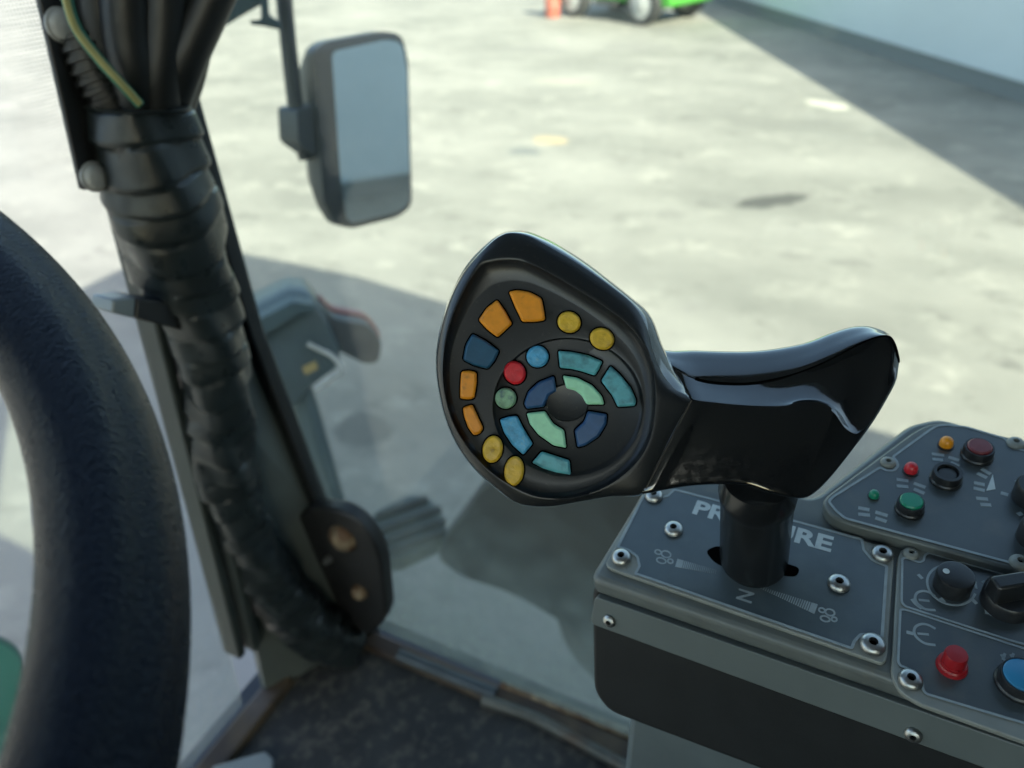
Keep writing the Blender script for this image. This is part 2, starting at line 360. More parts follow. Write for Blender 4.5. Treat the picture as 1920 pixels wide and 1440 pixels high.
# green loader far across the yard
wl, wr = onz(1074, 32, 0), onz(1202, 48, 0)
ax = (wr - wl).normalized(); sdv = Vector((-ax.y, ax.x, 0))
if sdv.dot(CAM - wl) < 0: sdv = -sdv
ld = thing('loader', 'bright green loader with pale wheels parked far across the yard', 'loader', (wl + wr) / 2 - sdv * .9)
base = (wl + wr) / 2; half = (wr - wl).length / 2
def lb(s, d, z): return base + ax * s - sdv * d + Vector((0, 0, z))
sidep = [(-half - .30, .38), (-half - .25, .75), (-half + .2, .98), (0, 1.0), (.25, 1.75), (half + .3, 1.75), (half + .62, .95), (half + .62, .36), (half + .42, .32), (half - .5, .36), (-half + .5, .36)]
obj('body', *prism([lb(s, .12, z) for s, z in sidep], [lb(s, 1.5, z) for s, z in sidep]), 'lgreen', ld, bevel=.06)
obj('step', *prism([lb(s, -.05, z) for s, z in [(-.3, .3), (.3, .3), (.3, .38), (-.3, .38)]], [lb(s, .2, z) for s, z in [(-.3, .3), (.3, .3), (.3, .38), (-.3, .38)]]), 'tyre', ld, bevel=.01)
for s in (-half, half):
    for d in (0, 1.35):
        c = lb(s, d, .40)
        wh = obj('wheel', *lathe(c - sdv * .2, sdv, [(.26, 0), (.38, .0), (.40, .05), (.40, .2), (.38, .26), (.27, .26), (.26, .24)], 24), 'tyre', ld, smooth=40)
        obj('rim', *lathe(c - sdv * .2, sdv, [(.27, .22), (.27, .255), (.2, .25), (.12, .29), (.04, .3)], 20), 'rim', wh, smooth=40)
rb = thing('drum', 'small rust red drum standing beside the green loader', 'drum', onz(1036, 32, 0))
c = rb.location
obj('barrel', *lathe(c.copy(), Vector((0, 0, 1)), [(.16, 0), (.17, .02), (.165, .2), (.175, .22), (.165, .24), (.165, .45), (.175, .47), (.165, .49), (.17, .68), (.16, .7)], 24), 'drum', rb, smooth=40)
obj('lid', *lathe(c + Vector((0, 0, .7)), Vector((0, 0, 1)), [(.15, 0), (.15, .012), (.04, .012), (.035, .03)], 20), 'drum', rb, smooth=40)

# ------------------------------------------------------------------ the cab
ZF = 1.48; XS = .49; YW = .60
cab = thing('tractor_cab', 'dark tractor cab corner with tinted windows and a black pillar', 'cab', (0, 0, ZF))
MT['sideg'] = glass('side_glass', (.90, .935, .870), .38, .04, ZF + .02, ZF + .42, (.30, .34, .30))
MT['frontg'] = glass('front_glass', (.95, .965, .94), .30, .03, ZF, ZF + .3, (.42, .44, .42), frit=(0, .47, .34))
ZR = 3.05
XL = -1.15; YB = -1.0
def atz(a, b, z):                                   # the line through a and b, read at height z
    t = (z - a.z) / (b.z - a.z); return a + (b - a) * t
LA, LB = ony(362, 950, YW), ony(212, 372, YW)       # left edge of the pillar, on the windscreen
RA, RB = onx(602, 940, XS), onx(474, 625, XS)       # right edge of the pillar, on the side window
def edgeL(z): q = atz(LA, LB, z); return Vector((min(q.x, XS - .05), YW, z))
def edgeR(z): q = atz(RA, RB, z); return Vector((XS, min(q.y, YW - .02), z))
zs = [ZF, 1.75, 2.0, 2.25, 2.45, ZR]
obj('floor', *box(XL, XS + .03, YB, YW + .03, ZF - .08, ZF), 'dark', cab)
fw = [edgeR(z) for z in zs]
sw_ = [Vector((XS, YB, ZF + .02))] + [Vector((XS, q.y, max(q.z, ZF + .02))) for q in fw] + [Vector((XS, YB, ZR))]
obj('side_window', *prism(sw_, [q + Vector((.005, 0, 0)) for q in sw_]), 'sideg', cab)
lw = [edgeL(z) for z in zs]
ww_ = [Vector((XL + .06, YW, ZF + .02))] + [Vector((q.x, YW, max(q.z, ZF + .02))) for q in lw] + [Vector((XL + .06, YW, ZR))]
obj('windscreen', *prism(ww_, [q + Vector((0, .005, 0)) for q in ww_]), 'frontg', cab)
rg = [[Vector((l.x + .03, YW - .012, l.z)), Vector((l.x + .03, YW - .003, l.z)), Vector((XS - .003, YW - .003, l.z)), Vector((XS - .003, r_.y + .010, l.z)), Vector((XS - .012, r_.y + .010, l.z))] for l, r_ in zip(lw, fw)]
pil = obj('pillar', *loft(rg), 'pillar', cab)
obj('seal', *loft([[Vector((XS - .012, q.y - .006, q.z)), Vector((XS + .008, q.y - .006, q.z)), Vector((XS + .008, q.y + .010, q.z)), Vector((XS - .012, q.y + .010, q.z))] for q in fw]), 'seal', cab, bevel=.002)
def strip(x0, x1, y0, y1, z0, z1):
    r_ = []
    for z in (z0, z1):
        e = edgeL(z); r_.append([Vector((e.x + x0, YW + y0, z)), Vector((e.x + x1, YW + y0, z)), Vector((e.x + x1, YW + y1, z)), Vector((e.x + x0, YW + y1, z))])
    return loft(r_)
zc = ony(285, 640, YW - .02).z
obj('frame_profile', *merge(strip(-.004, .008, -.02, .01, ZF + .12, 2.42), strip(.012, .026, -.03, -.004, ZF + .12, zc)), 'framep', cab, bevel=.003)
# roof, rear wall and far pillars: they close the cab and throw its shadow on the yard
obj('roof', *box(XL - .05, .62, YB - .1, YW + .28, ZR, 3.42), 'roofp', cab, bevel=.05)
rbp = [(YB, .5), (YB, 3.42), (-4.6, 2.84), (-6.5, 2.5), (-6.5, .5)]
obj('rear_body', *prism([Vector((XL - .05, y, z)) for y, z in rbp], [Vector((.62, y, z)) for y, z in rbp]), 'dark', cab, bevel=.05)  # unseen; sloping top shaped to place the shadow edge on the yard
obj('left_pillar', *box(XL, XL + .06, YW - .06, YW + .01, ZF, ZR), 'pillar', cab, bevel=.01)
obj('left_window', *box(XL, XL + .005, -.80, YW - .06, ZF + .72, ZR), 'sideg', cab)
obj('left_dark_block', *box(XL, XL + .04, YB, -.80, ZF + .3, ZR), 'dark', cab)  # unseen; added as something dark for the lever to reflect
obj('left_dark_panel', *box(XL, XL + .03, YB, YW - .06, ZF, ZF + .72), 'dark', cab)  # unseen; raised to keep bright ground out of the grip's reflection
# sills
s0, s1 = onz(530, 1212, ZF + .02), onz(372, 1470, ZF + .02)
obj('sill', *box(XL, LA.x + .02, YW - .035, YW - .002, ZF, ZF + .018), 'sill', cab, bevel=.004)
obj('sill', *box(XS - .03, XS - .002, YB, RA.y, ZF, ZF + .016), 'sill', cab, bevel=.004)

# drilled bracket plate with two plastic capped bolts, up on the windscreen side
YP = YW - .03
bp = [(62, -60), (75, 0), (155, 356), (218, 358), (300, 358), (260, -60)]
pla = obj('bracket', *prism([ony(x, y, YP) for x, y in bp], [ony(x, y, YP) + Vector((0, .006, 0)) for x, y in bp]), 'bracket', cab, bevel=.0015)
for x, y in ((113, 47), (176, 331)):
    obj('bolt', *lathe(ony(x, y, YP), Vector((0, -1, 0)), [(.0125, 0), (.0125, .002), (.0105, .003), (.010, .006), (.008, .008), (.003, .009)], 24), 'washer', pla, smooth=40)
# clamp across the pillar
ca = [(216, 560), (262, 557), (345, 566), (345, 615), (262, 598), (214, 590)]
q0 = ony(238, 575, YW - .055)
def clampq(px, py, o): return ony(px, py, YW - .055) + Vector((0, o, 0))
cb = [(258, 558), (350, 572), (350, 622), (256, 598)]
ck = [(216, 562), (258, 558), (256, 598), (213, 588)]
obj('clamp', *merge(prism([clampq(x, y, 0) for x, y in cb], [clampq(x, y, .035) for x, y in cb])), 'bracket', cab, bevel=.002)
obj('clamp_left_facet', *prism([clampq(x, y, .002) for x, y in ck], [clampq(x, y, .03) for x, y in ck]), 'clampl', cab, bevel=.002)  # left facet of the same clamp box, coloured paler than its front
# hinge plate at the foot of the pillar
XH = XS - .03
hp = roundpoly([(552, 950), (655, 958), (712, 1030), (726, 1160), (690, 1195), (560, 1110)], 70, 8)
hg = obj('hinge_plate', *prism([onx(q.x, q.y, XH) for q in hp], [onx(q.x, q.y, XH) + Vector((.022, 0, 0)) for q in hp]), 'bracket', cab, bevel=.004)
for x, y, r, m_ in ((643, 1008, .022, 'rust'), (567, 1052, .015, 'rust'), (676, 1108, .013, 'rust'), (618, 1047, .006, 'steel')):
    c = onx(x, y, XH)
    obj('bolt', *lathe(c, Vector((-1, 0, .1)), [(r * .95, 0), (r * .9, .004), (r * .72, .008), (r * .5, .011), (r * .2, .012)], 20 if m_ == 'steel' else 18), m_, hg, smooth=35)

# floor mat and the pipes along the right sill
fm = [onz(x, y, ZF + .006) for x, y in ((548, 1225), (470, 1330), (405, 1480), (330, 1640), (1150, 1640), (1240, 1420), (1050, 1345), (720, 1195))]
mo = obj('floor_mat', *prism(fm, [v - Vector((0, 0, .005)) for v in fm]), 'mat', bevel=.002)
mo['label'] = 'worn black rubber mat covering the cab floor beside the sill'; mo['category'] = 'mat'
def rod(name, pts, z, r, m_, label, cat):
    pth = [onz(x, y, z) for x, y in pts]
    o = obj(name, *tube(spline([tuple(p_) for p_ in pth], 6), r, 12), m_, None, smooth=50); o['label'] = label; o['category'] = cat
rod('pipe', [(748, 1228), (830, 1262), (930, 1302)], ZF + .014, .009, 'rodb', 'short blue grey pipe lying along the right window sill', 'pipe')
rod('pipe', [(905, 1312), (1000, 1345), (1100, 1398), (1200, 1452)], ZF + .012, .008, 'rodl', 'pale dusty pipe running under the console beside the sill', 'pipe')
rod('hose', [(940, 1285), (1040, 1322), (1140, 1362), (1240, 1400)], ZF + .012, .007, 'rust', 'thin rusty brown line between the pale pipe and the window', 'hose')
pd = thing('pedal', 'small bright metal pedal edge at the bottom of the mat', 'pedal', onz(445, 1440, ZF + .02))
pp = [onz(x, y, ZF + .03) for x, y in ((398, 1436), (497, 1408), (512, 1422), (505, 1520), (380, 1520))]
obj('tread', *prism(pp, [v - Vector((0, 0, .006)) for v in pp]), 'clampl', pd, bevel=.002)
pc = sum(pp, Vector()) / len(pp)
obj('arm', *tube([pc - Vector((0, 0, .004)), Vector((pc.x - .06, pc.y - .06, ZF))], .008, 10), 'bracket', pd, smooth=50)

# ------------------------------------------------------------------ cable harness up the pillar
CN = (Vector((.43, .545, 0)))
hn = CN.normalized()
def hp_(px, py, back=0.0): return onpl(px, py, Vector((CN.x, CN.y, 2)) + hn * back, hn)
har = thing('cable_harness', 'thick bundle of cables in black wrapped sleeve running down the pillar', 'cable harness', hp_(580, 1190))
ctrl = [(262, 190, 76), (285, 300, 82), (312, 400, 86), (350, 520, 74), (386, 620, 61), (409, 740, 55), (418, 860, 53), (444, 960, 48), (482, 1040, 46), (524, 1108, 48), (580, 1168, 48), (660, 1212, 44)]
cp = spline([(*hp_(x, y, 0 if y < 1000 else -.00), r) for x, y, r in ctrl], 1) if False else None
def catm(vals, k):
    out = []; n = len(vals)
    for i in range(n - 1):
        for s in range(k):
            g_ = lambda j: vals[min(max(j, 0), n - 1)]
            out.append(cr(g_(i - 1), g_(i), g_(i + 1), g_(i + 2), s / k))
    out.append(vals[-1]); return out
K = 26
pts = catm([hp_(x, y) for x, y, r in ctrl], K)
rad = catm([r * (hp_(x, y) - CAM).length / FPX for x, y, r in ctrl], K)
for i in range(len(pts)):
    if pts[i].z < ZF + .02: pts[i] = Vector((pts[i].x, pts[i].y, max(pts[i].z, ZF + .02)))
def sleeve(pts, rad, N=40, pitch=.026, lap=.0028):
    rings = []; n = len(pts); s = 0; prev = None
    for i, p in enumerate(pts):
        if i: s += (pts[i] - pts[i - 1]).length
        t = (pts[min(i + 1, n - 1)] - pts[max(i - 1, 0)]).normalized()
        x = frame(t)[0] if prev is None else (prev - t * prev.dot(t)).normalized()
        prev = x; y = t.cross(x); ring = []
        for a in range(N):
            th = 2 * math.pi * a / N
            ph = (s + .007 * math.sin(th + 1) + .004 * math.sin(2 * th + s * 30) + .003 * math.sin(s * 77)) / pitch
            saw = ph - math.floor(ph)
            lump = .0022 * math.sin(3 * th + math.floor(ph) * 2.1) + .0018 * math.sin(5 * th + s * 40)
            ring.append(p + (x * math.cos(th) + y * math.sin(th)) * (rad[i] * .97 + lump + lap * (saw if saw < .88 else (1 - saw) * 7.3)))
        rings.append(ring)
    return loft(rings)
obj('sleeve', *sleeve(pts, rad), 'sleeve', har, smooth=60)
def hose(name, p, r, m_, back=0, N=14, k=8, corr=0):
    pa = catm([hp_(x, y, b) for x, y, b in p], k)
    if corr:
        pa2 = []; L_ = 0
        for i in range(len(pa) - 1):
            for s in range(6): pa2.append(pa[i].lerp(pa[i + 1], s / 6))
        rr = []; s = 0
        for i, q in enumerate(pa2):
            if i: s += (pa2[i] - pa2[i - 1]).length
            rr.append(r + corr * (1 if math.sin(s * 2 * math.pi / .0075) > 0 else -1))
        pa, r = pa2, rr
    return obj(name, *tube(pa, r, N), m_, har, smooth=50)
hose('conduit', [(146, 66, .0), (176, 130, -.006), (214, 195, -.010), (250, 250, -.008)], .0175, 'hose', k=14, corr=.0014)
hose('cable', [(188, -40, 0), (200, 60, 0), (232, 140, 0), (255, 230, 0)], .020, 'hose')
hose('cable', [(236, -40, -.02), (240, 60, -.02), (252, 130, -.02), (268, 240, -.01)], .019, 'hose')
hose('cable', [(275, -40, -.01), (278, 80, -.01), (285, 160, -.01), (285, 250, -.01)], .017, 'sleeve')
hose('cable', [(310, -40, -.02), (306, 60, -.02), (300, 150, -.02), (300, 250, -.01)], .018, 'hose')
hose('cable', [(425, -70, -.02), (385, 20, -.02), (345, 110, -.02), (318, 190, -.01), (305, 260, -.01)], .017, 'hose')
hose('cable', [(365, 70, .01), (350, 140, .01), (330, 200, .0), (315, 260, 0)], .015, 'hose')
ww = hose('wire', [(118, -40, -.045), (140, 45, -.045), (185, 110, -.045), (230, 160, -.045), (262, 195, -.04)], .0042, 'wire', N=10)
hose('wire_stripe', [(116, -38, -.0495), (138, 45, -.0495), (184, 108, -.0495), (231, 159, -.0495), (262, 194, -.044)], .0026, 'wirey', N=8)

# ------------------------------------------------------------------ outside: side mirror, lamp, fender, step, green mudguard
sm = thing('side_mirror', 'black framed side mirror on an arm outside the side window', 'mirror', dist(600, 260, 1.5))
md = ray(670, 250); mc = CAM + md * 1.5
mn = (Vector((.42, -.905, -.165)).normalized() - md).normalized()           # faces the driver, looks back along the machine
def MP(px, py, o=0): return onpl(px, py, mc, mn) + mn * o
ho = roundpoly([(583, 96), (604, 78), (712, 58), (748, 64), (760, 110), (768, 385), (742, 406), (652, 428), (626, 420), (602, 380), (596, 298), (590, 200)], 16, 4)
cen = Vector((680, 240))
back_ = [cen + (q - cen) * .78 for q in ho]
v, f = loft([[MP(q.x, q.y, .012) for q in inset(ho, 6)], [MP(q.x, q.y, .008) for q in ho], [MP(q.x, q.y, -.02) for q in ho], [MP(q.x, q.y, -.07) for q in back_]])
obj('housing', v, f, 'mirrorh', sm, smooth=50)
gp = roundpoly([(612, 96), (716, 74), (744, 80), (754, 130), (760, 378), (738, 396), (652, 416), (640, 408), (628, 320)], 14, 4)
obj('glass', *prism([MP(q.x, q.y, .0125) for q in gp], [MP(q.x, q.y, .015) for q in gp]), 'mglass', sm)
arm = spline([tuple(MP(x, y, -.03)) for x, y in ((548, -60), (556, 40), (566, 140), (578, 240), (592, 300))], 6)
obj('arm', *tube(arm, .0145, 12), 'mirrorh', sm, smooth=50)
kb = roundpoly([(557, 205), (600, 195), (606, 300), (590, 292), (560, 270)], 8, 3)
obj('knuckle', *prism([MP(q.x, q.y, .0) for q in kb], [MP(q.x, q.y, -.06) for q in kb]), 'mirrorh', sm, bevel=.006)
# made-up curved sheet standing in for a dark blue grey shape
bc = thing('curved_plate', 'blue grey curved plate outside above the side mirror arm', 'bracket', dist(440, 40, 1.35))
bn = ray(440, 40)
def BP(px, py, o=0): return onpl(px, py, CAM + bn * 1.35, bn) + bn * o
pa = [(300, -60), (520, -60), (503, 2), (470, 20), (420, 50), (385, 85), (362, 130), (345, 200), (300, 210)]
obj('sheet', *prism([BP(x, y) for x, y in pa], [BP(x, y, .03) for x, y in pa]), 'steelb', bc, bevel=.004)
hk = [(488, -20), (502, -20), (505, 28), (528, 42), (526, 56), (498, 50), (470, 46), (468, 38), (490, 36)]
obj('hook', *prism([BP(x, y, -.004) for x, y in hk], [BP(x, y, .02) for x, y in hk]), 'steelb', bc, bevel=.003)

lp = thing('marker_lamp', 'grey marker lamp with orange edged indicator arm on a blue post', 'lamp', dist(625, 960, 1.75))
ln = ray(540, 660); lc = CAM + ln * 1.75; lnh = Vector((ln.x, ln.y, 0)).normalized()
def LP(px, py, o=0): return onpl(px, py, lc, ln) + lnh * o
hb = roundpoly([(462, 632), (468, 606), (580, 562), (606, 588), (622, 640), (630, 690), (578, 738), (560, 770), (515, 772), (490, 740)], 14, 4)
hb = roundpoly([(440, 650), (452, 606), (548, 557), (588, 560), (612, 596), (640, 660), (636, 692), (576, 735), (560, 765), (512, 775)], 14, 4)
hc = sum(hb, Vector((0, 0))) / len(hb)
v, f = loft([[LP(q.x, q.y, .0) for q in inset(hb, 6)], [LP(q.x, q.y, .012) for q in hb], [LP(q.x, q.y, .12) for q in hb], [LP(*(hc + (q - hc) * .8), .16) for q in hb]])
obj('housing', v, f, 'lampb', lp, smooth=50)
tp = roundpoly([(458, 602), (546, 556), (586, 562), (590, 574), (556, 578), (466, 634)], 6, 3)
obj('hood', *prism([LP(q.x, q.y, -.03) for q in tp], [LP(q.x, q.y, .01) for q in tp]), 'steelb', lp, bevel=.004)
ia = roundpoly([(604, 580), (628, 608), (696, 620), (722, 652), (716, 692), (690, 696), (628, 664), (600, 640)], 14, 4)
ib = roundpoly([(606, 576), (630, 603), (698, 615), (727, 650), (722, 690), (690, 690), (628, 660), (602, 640)], 14, 4)
obj('indicator', *prism([LP(q.x, q.y, .03) for q in ia], [LP(q.x, q.y, .07) for q in ia]), 'mirrorh', lp, bevel=.006)
obj('indicator_lens', *prism([LP(q.x, q.y, .072) for q in ib], [LP(q.x, q.y, .10) for q in ib]), 'amber', lp, bevel=.006)
obj('post', *tube([LP(562, 735, .06), LP(584, 800, .06), LP(612, 900, .06), LP(652, 1040, .06), LP(730, 1320, .06)], .030, 16), 'steelb', lp, smooth=50)
st = [(566, 688), (592, 676), (596, 690), (572, 702)]
obj('sticker', *prism([LP(x, y, -.004) for x, y in st], [LP(x, y, .006) for x, y in st]), 'yellowst', lp)
st = [(572, 640), (612, 648), (622, 660), (590, 664)]
obj('wire', *tube(spline([tuple(LP(x, y, -.012)) for x, y in ((575, 640), (600, 652), (622, 664), (640, 690), (620, 705), (590, 728))], 5), .006, 8), 'washer', lp, smooth=50)

# tyre and mudguard beside the right window
fe = thing('mudguard', 'big dark blue grey mudguard outside below the right window', 'mudguard', onz(960, 1060, .6))
FX = 1.02
def FPt(px, py, o=0): return onx(px, py, FX) + Vector((o, 0, 0))
fpp = roundpoly([(905, 905), (960, 880), (1130, 860), (1320, 880), (1460, 1150), (1500, 1330), (1200, 1290), (1060, 1180), (960, 1120), (862, 1088), (812, 1050), (826, 1010)], 40, 5)
v, f = loft([[FPt(q.x, q.y, .0) for q in inset(fpp, 8)], [FPt(q.x, q.y, .02) for q in fpp], [FPt(q.x, q.y, .30) for q in fpp]])
obj('shell', v, f, 'fender', fe, smooth=50)
ty = [FPt(1180, 1330, .15)]
tc = FPt(1230, 1250, .16)
obj('tyre', *lathe(tc - Vector((.12, 0, 0)), Vector((1, 0, 0)), [(.12, 0), (.27, 0), (.30, .04), (.30, .20), (.27, .24), (.12, .24)], 40), 'tyre', fe, smooth=40)
stp = thing('step', 'ribbed grey rubber step pad beside the dark mudguard', 'step', onz(765, 1000, .9))
for k, (a, b, c_, d_) in enumerate((((690, 968), (770, 925), (825, 948), (742, 992)), ((702, 1000), (800, 962), (838, 972), (735, 1015)), ((716, 1022), (800, 992), (832, 1000), (730, 1042)))):
    pass
PZ = Vector((0, 0, 1.0))
pad = roundpoly([(690, 985), (700, 960), (765, 925), (806, 932), (832, 968), (838, 1005), (740, 1050), (712, 1040)], 14, 4)
zp = 1.02
pb = obj('pad', *prism([onz(q.x, q.y, zp) for q in pad], [onz(q.x, q.y, zp) - Vector((0, 0, .05)) for q in pad]), 'rubber', stp, bevel=.006)
for (x0, y0, x1, y1) in ((705, 970, 800, 936), (712, 996, 826, 954), (722, 1016, 834, 976), (730, 1036, 836, 996)):
    obj('rib', *tube([onz(x0, y0, zp + .006), onz(x1, y1, zp + .006)], .012, 10), 'tyre', pb, smooth=50)
gm = thing('bonnet', 'teal green rounded bonnet panel outside seen through the steering wheel', 'bonnet', ony(-40, 1300, 1.3) - Vector((0, 0, .4)))
gmp = spline([tuple(ony(x, y, 1.15)) for x, y in ((-400, 1180), (-100, 1185), (0, 1196), (42, 1222), (58, 1280), (64, 1400), (66, 1560), (-100, 1600), (-400, 1600))], 4, True)
v, f = loft([[q + Vector((0, 0, 0)) for q in gmp], [q + Vector((0, .5, -.03)) for q in gmp]])
obj('panel', v, f, 'greenp', gm, smooth=50, bevel=.01)
obj('lamp_recess', *box(gm.location.x - .25, gm.location.x - .05, 1.6, 1.66, gm.location.z + .1, gm.location.z + .25), 'seal', gm, bevel=.01)

# ------------------------------------------------------------------ steering wheel
WC = CAM + Vector((-.1054, .2991, -.0867)); tl_ = 1.1598; RW = .2297
WN = Vector((math.sin(.03) * math.cos(tl_), -math.cos(tl_) * math.cos(.03), math.sin(tl_))).normalized()
sw = thing('steering_wheel', 'thick black textured steering wheel rim close in front', 'steering wheel', WC - WN * .02)
wx = WN.cross(Vector((0, 0, 1))).normalized(); wy = WN.cross(wx)
rings = []
NR = 200
for i in range(NR + 1):
    th = 2 * math.pi * i / NR; rd = wx * math.cos(th) + wy * math.sin(th); ring = []
    for a in range(72):
        t = 2 * math.pi * a / 72
        rr = .0182 * (1 + .02 * math.cos(2 * t)) - .0011 * max(0, math.cos(t - 1.15)) ** 40 + .0001 * math.sin(9 * th) * math.cos(3 * t)
        ring.append(WC + rd * (RW + rr * math.cos(t)) + WN * (rr * math.sin(t)))
    rings.append(ring)
obj('rim', *loft(rings, False, False), 'leather', sw, smooth=60)
obj('hub', *lathe(WC - WN * .05, WN, [(.055, 0), (.06, .01), (.06, .03), (.05, .04), (.02, .043)], 32), 'cblack', sw, smooth=40)
for th in (R(60), R(180), R(300)):
    rd = wx * math.cos(th) + wy * math.sin(th); tg = WN.cross(rd)
    rr = [[WC + rd * s + tg * (x_ * w_) + WN * (h_ + z_) for x_, z_ in ((-1, -.006), (1, -.006), (1, .006), (-1, .006))] for s, w_, h_ in ((.05, .024, -.025), (.14, .018, -.018), (RW - .008, .014, 0))]
    obj('spoke', *loft(rr), 'cblack', sw, bevel=.004)

# ------------------------------------------------------------------ lever frame (plane of the button face)
d0 = ray(1065, 765); P0 = CAM + d0 * .31; EZ = -d0
def L3(px, py, z=0.0): return onpl(px, py, P0 + EZ * z, d0)
mmz = .001
# console plane
V1 = ray(-1500, 190); V2 = ray(1850, -610)
cn = V2.cross(V1).normalized()
gb = onpl(1440, 930, P0 - EZ * .023, d0)
dB = ray(1412, 1060)
# nearest point on ray to the shaft axis gb - t*cn
a11, a12, a22 = 1.0, dB.dot(cn), 1.0
b1_, b2_ = (gb - CAM).dot(dB), (gb - CAM).dot(cn)
det = a11 * a22 - a12 * a12
tB = (b1_ * a22 - a12 * b2_) / det
CB = CAM + dB * tB
eu = (-V1 - cn * (-V1).dot(cn)).normalized(); ev = cn.cross(eu)
if ev.dot(V2) < 0: ev = -ev
def C2(px, py, h=0.0):
    q = onpl(px, py, CB + cn * h, cn) - CB; return Vector((q.dot(eu), q.dot(ev)))
def C3(u, v_, h=0.0): return CB + eu * u + ev * v_ + cn * h
def CP(px, py, h=0.0): return onpl(px, py, CB + cn * h, cn)
def P2(L_, h=0): return [C2(x, y, h) for x, y in L_]

# ------------------------------------------------------------------ control console
con = thing('control_console', 'grey armrest control console with printed switch panels and a black side', 'console', CB - cn * .12)
up_ = [(1104, 1082), (1180, 960), (1226, 880), (1420, 905), (1524, 932), (1704, 793), (1760, 780), (2300, 925), (2300, 1430)]
uv = P2(up_)
uF = uv[0]                                                     # front edge: constant v
vF = uF.y
uv[-1] = Vector((uv[-1].x, vF))
top = roundpoly(uv, .006, 4)
obj('top_cover', *prism([C3(q.x, q.y, -.0005) for q in top], [C3(q.x, q.y, -.014) for q in top]), 'cgrey', con, bevel=.0035, seg=3)
vfn = -ev                                                       # front face normal
FP0 = C3(0, vF + .001, -.010)
nf = (-ev * math.cos(R(24)) + cn * math.sin(R(24))).normalized()
def FR(px, py, o=0.0): return onpl(px, py, FP0, nf) + nf * o
side = roundpoly([Vector(p_) for p_ in ((1108, 1096), (1111, 1300), (1140, 1338), (2300, 1780), (2300, 1530))], 26, 6)
obj('side_panel', *prism([FR(q.x, q.y, -.001) for q in side], [FR(q.x, q.y, -.13) for q in side]), 'cblack', con, bevel=.004, seg=3)
tr_ = roundpoly([Vector(p_) for p_ in ((1120, 1112), (2300, 1522), (2300, 1595), (1112, 1163))], 10, 4)
trim = obj('trim_strip', *prism([FR(q.x, q.y, .0035) for q in tr_], [FR(q.x, q.y, -.004) for q in tr_]), 'trim', con, bevel=.0014, seg=3)
def screw(c, n, r, parent, mt='steel', slot=True, dome=.55):
    v1 = lathe(c, n, [(r, 0), (r * 1.0, r * .12), (r * .93, r * .3), (r * .8, r * .46), (r * .6, r * dome), (r * .36, r * (dome + .04))], 28, True, False)
    v2 = lathe(c, n, [(r * .36, r * (dome + .04)), (r * .33, r * .12), (.0001, r * .1)], 6, False, True)
    V, F = merge(v1, v2)
    return obj('screw', V, F, mt, parent, smooth=50, mats=[mt, 'void'], fmat=[0] * len(v1[1]) + [0] * 6 + [1] * (len(v2[1]) - 6))
for x, y in ((1148, 1157), (1713, 1367)):
    screw(FR(x, y, .0037), nf, .0036, trim)
pq = [FR(x, y, -.03) for x, y in ((1150, 1345), (1120, 1480), (1600, 1620), (1600, 1520))]
pq[1].z = pq[2].z = ZF + .004; pq[1].x, pq[1].y = pq[0].x, pq[0].y; pq[2].x, pq[2].y = pq[3].x, pq[3].y
obj('support', *prism(pq, [q + Vector((.08, 0, 0)) for q in pq]), 'postg', con, bevel=.004)

def film(name, base_px, hb0, hb1, film_px, parent, mbase, mfilm, rb=.002, bev=.0008):
    b = roundpoly(P2(base_px, hb1), rb, 4)
    o = obj(name, *prism([C3(q.x, q.y, hb0) for q in b], [C3(q.x, q.y, hb1) for q in b]), mbase, parent, bevel=bev)
    return o
def lines(pts_px, h, wd, parent, m_='line', closed=True, rr=.0012, nm='outline'):
    q = P2(pts_px, h)
    q = roundpoly(q, rr, 3) if closed else q
    return obj(nm, *ribbon(q, wd, h - .0001, h + .00012, lambda x, y, hh: C3(x, y, hh), closed), m_, parent)

z3 = lambda L_: [(1080 + x / 2.482, 860 + y / 2.482) for x, y in L_]
# pressure plate
pp_base = z3([(136, 488), (225, 330), (340, 140), (420, 128), (1480, 420), (1478, 500), (1448, 930), (1428, 955), (160, 512)])
HP = .0022
plate = film('pressure_plate', pp_base, -.0004, HP, None, con, 'plate', None, .003, .0006)
bord = z3([(195, 410), (318, 168), (345, 168), (385, 184), (430, 172), (458, 143), (900, 258), (1330, 376), (1338, 425), (1380, 472), (1446, 500), (1424, 832), (1385, 818), (1325, 818), (1295, 850), (1283, 882), (800, 716), (290, 538), (276, 536), (296, 500), (285, 455), (245, 425)])
bq = roundpoly(P2(bord, HP), .0008, 3)
obj('film', *prism([C3(q.x, q.y, HP - .0002) for q in bq], [C3(q.x, q.y, HP + .0003) for q in bq]), 'film', plate)
lines(bord, HP + .0005, .0013, plate, rr=.0008)
for x, y, r in ((1165, 1046, .0051), (1654, 1039, .0050), (1636, 1209, .0054), (1263, 993, .0050), (1573, 1095, .0051), (1226, 930, .005)):
    screw(CP(x, y, HP + .001), cn, r, plate)
slot = roundpoly(P2([(1322, 1034), (1345, 1024), (1420, 1040), (1500, 1066), (1494, 1082), (1462, 1080), (1385, 1075), (1340, 1056)], HP), .003, 5)
obj('slot', *prism([C3(q.x, q.y, HP - .0002) for q in slot], [C3(q.x, q.y, HP + .0006) for q in slot]), 'void', plate)  # black sheet laid on the plate, coloured as the slot's inner shade

